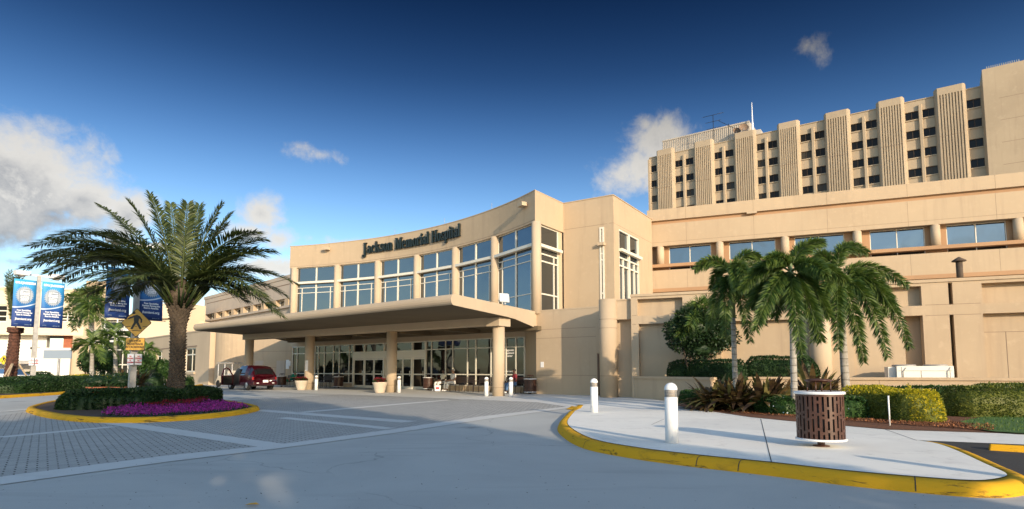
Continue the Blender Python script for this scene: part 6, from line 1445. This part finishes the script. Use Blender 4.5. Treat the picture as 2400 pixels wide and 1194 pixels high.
rot_sign('parking_sign', 'small white sign with red lettering on the right face of the first lamp post', SJ, 86.5, 848, .26, .46, M['print_white'], 'NO\nSTOPPING\nOR\nSTANDING', M['sign_red'], .082, border=M['badge'], grp='small red and white signs on the lamp posts', tsx=.65, bold=.002)
b = D(9, 900, 52); SK = Fr(b.xy, (1, .1)); o, s_, z = rot_sign('pedestrian_sign', 'bright yellow diamond crossing sign low at the far left edge', SK, 9, 844, .62, .62, M['sign_bright_yellow'], None, None, 0, diamond=True, d=-.05); ped(o, SK, s_, z, .8, -.05)
mb = MB(); mb.tube([(b.x, b.y, 0), (b.x, b.y, 3.0)], .04, 6); mb.build('post', M['galv'], o)
# grey blank road sign seen from behind
b = D(136, 880, 62); b.z = .05; o = empty('grey_sign', b); tag(o, 'large grey rectangular sign on a single post seen from behind by the far lawn', 'sign'); F_ = Fr(b.xy, (1, -.05))
mb = MB(); mb.tube([b, (b.x, b.y, F_.z(136, 842) + .02)], .12, 8); mb.build('post', M['galv'], o); mb = MB(); mb.fbox(F_, F_.s(103, 830), F_.s(168, 830), -.06, .06, F_.z(136, 841), F_.z(136, 821)); mb.build('board', M['badge2'], o)
# ================================================================ RED CAR
M['car_red'] = mat('maroon_car_paint', (.038, .002, .006), .22, spec=.7); M['tyre'] = mat('tyre_rubber', (.014, .014, .014), .8); M['hub'] = mat('wheel_alloy', (.55, .55, .53), .3, metal=.6)
M['tail'] = mat('tail_lamp', (.30, .012, .012), .2, spec=.7); M['carglass'] = glassmat('car_glass', (.7, .75, .8), .12, (.012, .012, .014))
def car():
    rl = P(580, 915.5); fw = Vector((-.72, .69)).normalized(); rt = Vector((fw.y, -fw.x)); c = rl + rt * .74 + fw * 1.3
    o = empty('parked_car', (c.x, c.y, .01), math.atan2(-fw.x, fw.y)); tag(o, 'dark red hatchback seen from behind with its doors open under the canopy', 'car')
    # section: (y, half width sill, belt width, belt z, roof width, roof z, sill z)
    S = [(-2.12, .62, .70, .86, .50, .90, .42), (-2.06, .74, .80, .93, .62, 1.02, .30), (-1.85, .80, .84, .97, .60, 1.36, .26), (-1.55, .82, .86, .98, .62, 1.53, .25), (-1.0, .83, .86, .97, .64, 1.60, .25), (-.2, .83, .85, .95, .65, 1.61, .24),
         (.35, .83, .84, .93, .62, 1.55, .24), (.85, .82, .82, .93, .56, 1.22, .24), (1.15, .80, .80, .92, .52, 1.02, .25), (1.6, .76, .76, .84, .44, .95, .26), (2.0, .66, .66, .70, .36, .80, .30), (2.15, .50, .50, .60, .30, .62, .36)]
    K = 9; rows = []
    for (y, ws_, wb, zb_, wr_, zr, zs) in S:
        h = [(0, zs), (ws_ * .8, zs), (ws_, zs + .08), (wb, (zs + zb_) / 2), (wb * .985, zb_), (wr_ * .5 + wb * .5, (zb_ + zr) / 2 + .01), (wr_, zr - .05), (wr_ * .7, zr), (0, zr + .015)]
        rows.append([(x, y, z) for x, z in h] + [(-x, y, z) for x, z in h[-2:0:-1]])
    n = len(rows[0]); body = MB(); glass = MB(); vs = [v for r_ in rows for v in r_]
    bf = []; gf = []
    for i in range(len(S) - 1):
        for j in range(n):
            j2 = (j + 1) % n; f = (i * n + j, (i + 1) * n + j, (i + 1) * n + j2, i * n + j2); jj = j if j < 8 else n - 1 - j
            isg = jj in (4, 5) and 2 <= i <= 6 and i not in (3,) or (i in (1, 2) and jj in (6, 7) and i == 1) or (i in (6, 7) and jj in (6, 7) and i == 6)
            (gf if isg else bf).append(f)
    bf += [tuple(range(n - 1, -1, -1)), tuple((len(S) - 1) * n + k for k in range(n))]
    body.mesh(vs, bf, 0, True); 
    def loc(mb, nm, m, par=o): ob = mb.build(nm, m); ob.parent = par; return ob
    bo = loc(body, 'body', M['car_red']); sub = bo.modifiers.new('b', 'BEVEL'); sub.width = .01; sub.limit_method = 'ANGLE'
    glass.mesh(vs, gf, 0, True); loc(glass, 'window', M['carglass'])
    # rear window panel, bumper, plate, lamps
    mb = MB(); mb.mesh([(-.52, -2.09, 1.03), (.52, -2.09, 1.03), (.48, -1.885, 1.36), (-.48, -1.885, 1.36), (-.42, -1.87, 1.385), (.42, -1.87, 1.385)], [(0, 1, 2, 3), (3, 2, 5, 4)]); loc(mb, 'rear_window', M['carglass'])
    mb = MB(); mb.box(-.78, .78, -2.24, -2.0, .34, .58); b_ = loc(mb, 'bumper', M['car_red']); bv = b_.modifiers.new('b', 'BEVEL'); bv.width = .05; bv.segments = 3
    mb = MB(); mb.box(-.17, .17, -2.262, -2.245, .50, .66); pl = loc(mb, 'number_plate', M['white'])
    for s_ in (-1, 1):
        mb = MB(); mb.box(*sorted((s_ * .64, s_ * .80)), -2.12, -1.98, .66, .86); b_ = loc(mb, 'tail_light', M['tail']); bv = b_.modifiers.new('b', 'BEVEL'); bv.width = .03
        mb = MB(); mb.box(s_ * .5 - .07, s_ * .5 + .07, -2.255, -2.242, .44, .49); loc(mb, 'reversing_light', M['white'])
        for y in (-1.3, 1.32):
            w = empty('wheel', (s_ * .74, y, .32)); w.parent = o; rot = Matrix.Rotation(math.pi / 2, 3, 'Y')
            mb = MB(); mb.lathe([(.18, -.10), (.30, -.105), (.325, -.07), (.325, .07), (.30, .105), (.18, .10)], n=28, rot=rot); t_ = mb.build('tyre', M['tyre']); t_.parent = w
            mb = MB(); mb.lathe([(0, -.112), (.06, -.118), (.10, -.10), (.19, -.108), (.20, -.09)], n=20, rot=rot if s_ < 0 else Matrix.Rotation(-math.pi / 2, 3, 'Y'), cap=False); t_ = mb.build('rim', M['hub']); t_.parent = w
            mb = MB(); mb.lathe([(.36, -.15), (.40, -.15), (.40, .0), (.36, .0)], n=28, rot=rot); 
    # open doors hinged near the front pillar / and rear right
    def door(hx, hy, sd, ang, L):
        d = empty('door', (hx, hy, 0), ang); d.parent = o; pts = [(0, .30), (-L, .34), (-L * 1.04, .92), (-L * .86, 1.36), (-L * .62, 1.47), (-.30, 1.36), (0, .96)]
        mb = MB(); ins = [(-.12, .98), (-L * .94, .97), (-L * .78, 1.33), (-L * .6, 1.40), (-.34, 1.30)]
        def ext(poly, x0, x1, mb): 
            k = len(poly); v = [(x0, a, b) for a, b in poly] + [(x1, a, b) for a, b in poly]; mb.mesh(v, [tuple(range(k)), tuple(range(2 * k - 1, k - 1, -1))] + [(i, i + k, (i + 1) % k + k, (i + 1) % k) for i in range(k)])
        ext([(0, .30), (-L, .34), (-L * 1.03, .94), (0, .96)], -.04, .04, mb)
        ring = [(-.0, .96), (-.34, 1.36), (-L * .62, 1.47), (-L * .86, 1.38), (-L * 1.03, .94)]; rin = [(-.13, .975), (-.38, 1.30), (-L * .6, 1.40), (-L * .79, 1.33), (-L * .94, .975)]
        for i in range(4): ext([ring[i], ring[i + 1], rin[i + 1], rin[i]], -.025, .025, mb)
        b_ = mb.build('door_shell', M['car_red']); b_.parent = d
        mb = MB(); mb.box(-sd * 0 - .055 if sd < 0 else .042, -.042 if sd < 0 else .055, -L * .92, -.1, .38, .9); b_ = mb.build('door_trim', M['black']); b_.parent = d; b_.scale.x = -1
        mb = MB(); mb.box(-.10 if sd < 0 else .02, -.02 if sd < 0 else .10, -.34, -.12, .94, 1.06); b_ = mb.build('mirror', M['badge'], None); b_.parent = d
    door(-.86, .80, -1, R(-62), 1.02); door(.86, .80, 1, R(62), 1.02)
    mb = MB()
    for s_ in (-1, 1): mb.mesh([(s_ * .872, .80, .34), (s_ * .872, -.22, .34), (s_ * .872, -.22, .93), (s_ * .80, -.22, 1.38), (s_ * .76, .30, 1.42), (s_ * .855, .80, .95)], [(0, 1, 2, 3, 4, 5)])
    loc(mb, 'doorway_shade', M['black'])  # flat black panels stand in for the shade inside the doorways
    mb = MB(); mb.box(-.3, .3, -2.13, -2.115, .9, .96); loc(mb, 'handle', M['car_red'])
car()
# ---- golf cart behind
q = P(545, 908); o = empty('golf_cart', (q.x, q.y, .01), math.radians(50)); tag(o, 'small utility golf cart with a cream roof parked beyond the red car', 'golf cart')
def lc(mb, nm, m, bev=0): ob = mb.build(nm, m); ob.parent = o; return ob
mb = MB(); mb.hexa([(-.62, -1.2, 1.78), (.62, -1.2, 1.78), (.62, 1.5, 1.80), (-.62, 1.5, 1.80), (-.58, -1.1, 1.88), (.58, -1.1, 1.88), (.58, 1.4, 1.90), (-.58, 1.4, 1.90)]); lc(mb, 'roof', M['concrete_pot'])
for x in (-.55, .55):
    for y in (-1.0, .2, 1.3): mb = MB(); mb.tube([(x, y, .6), (x, y, 1.79)], .025, 6); lc(mb, 'roof_post', M['white'])
mb = MB(); mb.hexa([(-.6, -1.5, .35), (.6, -1.5, .35), (.6, 1.6, .35), (-.6, 1.6, .35), (-.6, -1.5, .78), (.6, -1.5, .78), (.55, 1.3, .85), (-.55, 1.3, .85)]); lc(mb, 'body', M['cream'])
mb = MB(); mb.box(-.5, .5, -.1, .4, .78, .95); mb.box(-.5, .5, -.2, -.08, .96, 1.25); lc(mb, 'seat', M['hair_grey'])
for x in (-.5, .5):
    mb = MB(); mb.box(x - .08, x + .08, -1.54, -1.505, .58, .72); lc(mb, 'tail_light', M['tail'])
    for y in (-1.0, 1.1): mb = MB(); mb.lathe([(.1, -.09), (.24, -.09), (.26, -.05), (.26, .05), (.24, .09), (.1, .09)], (x * 1.15, y, .27), 20, rot=Matrix.Rotation(math.pi / 2, 3, 'Y')); lc(mb, 'wheel', M['tyre'])
mb = MB(); mb.box(-.6, .6, -1.95, -1.56, .48, .54); mb.tube([(-.6, -1.95, .5), (-.6, -1.95, .8), (.6, -1.95, .8), (.6, -1.95, .5)], .02, 6); lc(mb, 'cargo_rack', M['galv'])
# ---- white car at the far left edge
q = D(2, 898, 50); o = empty('parked_car', (q.x, q.y, .0), 1.35); tag(o, 'white car partly cut off by the left edge behind the braced palm', 'car')
S = [(-2.2, .7, .7, .62, .6), (-2.0, .85, .95, .7, .9), (-1.3, .88, 1.0, .62, 1.38), (.2, .88, .98, .62, 1.42), (1.0, .88, .95, .7, 1.02), (2.0, .82, .80, .6, .84), (2.25, .6, .62, .4, .62)]
mb = MB(); rows = [[(-w, y, .28), (-w, y, zb_), (-wr_, y, zr), (wr_, y, zr), (w, y, zb_), (w, y, .28)] for y, w, zb_, wr_, zr in S]; vs = [v for r_ in rows for v in r_]; fs = [(i * 6 + j, (i + 1) * 6 + j, (i + 1) * 6 + (j + 1) % 6, i * 6 + (j + 1) % 6) for i in range(6) for j in range(6)]
gl_ = [f for k, f in enumerate(fs) if (k // 6 in (1, 2, 3)) and k % 6 in (1, 3) or (k // 6 in (1, 3) and k % 6 == 2)]; bd = [f for f in fs if f not in gl_] + [tuple(range(6)), tuple(range(41, 35, -1))]
mb.mesh(vs, bd); lc(mb, 'body', M['white']); mb = MB(); mb.mesh(vs, gl_); lc(mb, 'window', M['carglass'])
for x in (-.8, .8):
    for y in (-1.35, 1.4): mb = MB(); mb.lathe([(.15, -.1), (.31, -.1), (.33, 0), (.31, .1), (.15, .1)], (x, y, .33), 20, rot=Matrix.Rotation(math.pi / 2, 3, 'Y')); lc(mb, 'wheel', M['tyre'])
# ================================================================ SMALLER THINGS
# air-conditioning condenser between retaining wall and wing
d0, d1 = -1.5, -.45; s0, s1 = FW.s(2084, 870, d0), FW.s(2236, 870, d0); zt = FW.z(2160, 858.5, d0); o = empty('air_conditioner', FW.pt((s0 + s1) / 2, -1, .9)); tag(o, 'long white air-conditioning condenser with two top fans behind the retaining wall', 'air conditioner')
mb = MB(); mb.fbox(FW, s0 + .25, s1, d0, d1, .92, zt); mb.fbox(FW, s0, s0 + .24, d0 + .2, d1, .92, zt - .03); mb.build('casing', M['white_warm'], o)
mb = MB(); mb.fbox(FW, s0 + .3, s1 - .05, d0 - .012, d0 - .002, zt - .18, zt - .165); mb.fbox(FW, (s0 + s1) / 2, (s0 + s1) / 2 + .015, d0 - .012, d0 - .002, .95, zt - .18)
for q in (s0 + .45, s1 - .2): mb.tube([FW.pt(q, d0 - .03, .95), FW.pt(q, d0 - .03, zt - .2), FW.pt(q + .1, d0 - .03, zt - .06)], .012, 5)
mb.build('trim', M['galv'], o)
mb = MB(); mb.fbox(FW, s0 + .4, s0 + .405, d0 - .010, d0 - .001, .95, zt - .03); mb.fbox(FW, s1 - .12, s1 - .115, d0 - .010, d0 - .001, .95, zt - .03); mb.build('panel_seam', M['groove'], o)
for f in (.28, .78): mb = MB(); c = FW.pt(s0 + (s1 - s0) * f, (d0 + d1) / 2, zt); mb.lathe([(.40, 0), (.40, .045), (.36, .06), (0, .06)], c, 24); mb.build('fan_guard', M['galv'], o)
# wheel stop
a = P(2315, 1061, .07); b = P(2400, 1066, .07); F_ = Fr(a, b - a); o = empty('wheel_stop', F_.pt(.9, .07, .07)); tag(o, 'yellow painted concrete wheel stop in the dark car park at the right edge', 'wheel stop')
mb = MB(); mb.hexa([F_.pt(0, 0, -.01), F_.pt(1.9, 0, -.01), F_.pt(1.9, .17, -.01), F_.pt(0, .17, -.01), F_.pt(.04, .03, .19), F_.pt(1.86, .03, .19), F_.pt(1.86, .13, .19), F_.pt(.04, .13, .19)]); mb.build('bar', M['kerb'], o, .012)
for px, py, ty, z, lab in ((1661, 960, 931, .15, 'short thin white marker stake in front of the low green hedge'), (2085.5, 998, 928, .15, 'tall thin white marker stake in front of the golden hedge'), (321, 948, 905, .1, 'thin white marker stake at the front of the island hedge')):
    p = P(px, py, z); zt = Zat(px, ty, p.y); mb = MB(); mb.tube([(p.x, p.y, z), (p.x, p.y, zt - .02)], .016, 6); mb.tube([(p.x, p.y, zt - .02), (p.x, p.y, zt)], .018, 6, 0); tag(mb.build('marker_stake', M['white'], None, off=(p.x, p.y, z)), lab, 'stake', 'white marker stakes')
# notice on the third column
c = CP[2]; v = Vector((-c.x, -c.y)).normalized(); Fq = Fr(c + v * .312, (-v.y, v.x)); Fq = Fr(c + v * .315 + Vector((-.12, -.0)), (v.y * -1, v.x)) 
Fq.u = Vector((-v.y, v.x)) * (1 if -v.y > 0 else -1); Fq.n = Vector((-Fq.u.y, Fq.u.x)); mb = MB(); mb.fbox(Fq, -.14, .14, -.02, .0, 1.25, 1.95); tag(mb.build('notice', M['white'], None, off=Fq.pt(0, 0, 1.6)), 'white notice fixed to the third canopy column', 'notice')
# fallen leaves and specks
mb = MB()
for k in range(420):
    x = rng.uniform(0, 2300); y = rng.uniform(985, 1194); p = P(x, y)
    if p.x > 1.3 and p.y > 6.5: continue
    leafquad(mb, Vector((p.x, p.y, .014)), Vector((rng.uniform(-1, 1), rng.uniform(-1, 1), rng.uniform(0, .2))), Vector((0, 0, 1)), rng.uniform(.012, .035), rng.uniform(.004, .009))
M['litter'] = mat('dry_leaf', (.05, .04, .03), .9); tag(mb.build('fallen_leaves', M['litter']), kind='stuff')
p = P(590, 1187); mb = MB(); c = Vector((p.x, p.y, .012)); mb.mesh([c + Vector(v) for v in ((-.07, 0, 0), (-.03, -.03, .012), (.04, -.025, .02), (.075, .005, .004), (.03, .03, .018), (-.03, .025, .012), (0, 0, .004))], [(6, 0, 1), (6, 1, 2), (6, 2, 3), (6, 3, 4), (6, 4, 5), (6, 5, 0)]); tag(mb.build('leaf', M['sign_yellow'], None, off=c), 'single orange-yellow fallen leaf on the road at the bottom edge', 'leaf')
# trees across the road behind the viewer
hx = Vector((SUN.x, SUN.y)).normalized(); cxv = Vector((-hx.y, hx.x)); 
labs = ['nearest', 'second', 'third', 'fourth', 'fifth', 'sixth', 'seventh', 'eighth', 'ninth', 'tenth']
for k, (c_, dd, h, r_) in enumerate([(3.4, 15, 9, 3.0), (-2.5, 19, 15.5, 3.4), (-9., 15, 9., 3.4), (-15, 18, 8.5, 3.6), (-22, 20, 9, 4), (18.8, 58, 15.5, 3.4), (28.5, 52, 11.5, 3.2), (-31, 22, 9, 4), (2.9, 24, 16, 3.0), (-2.8, 10, 8, 3.2)]):
    q = hx * dd + cxv * c_; shade_tree(q.x, q.y, h, r_, labs[k] + ' spreading street tree in the row across the road, behind the viewer', 5200 if k in (5, 6) else 8000)
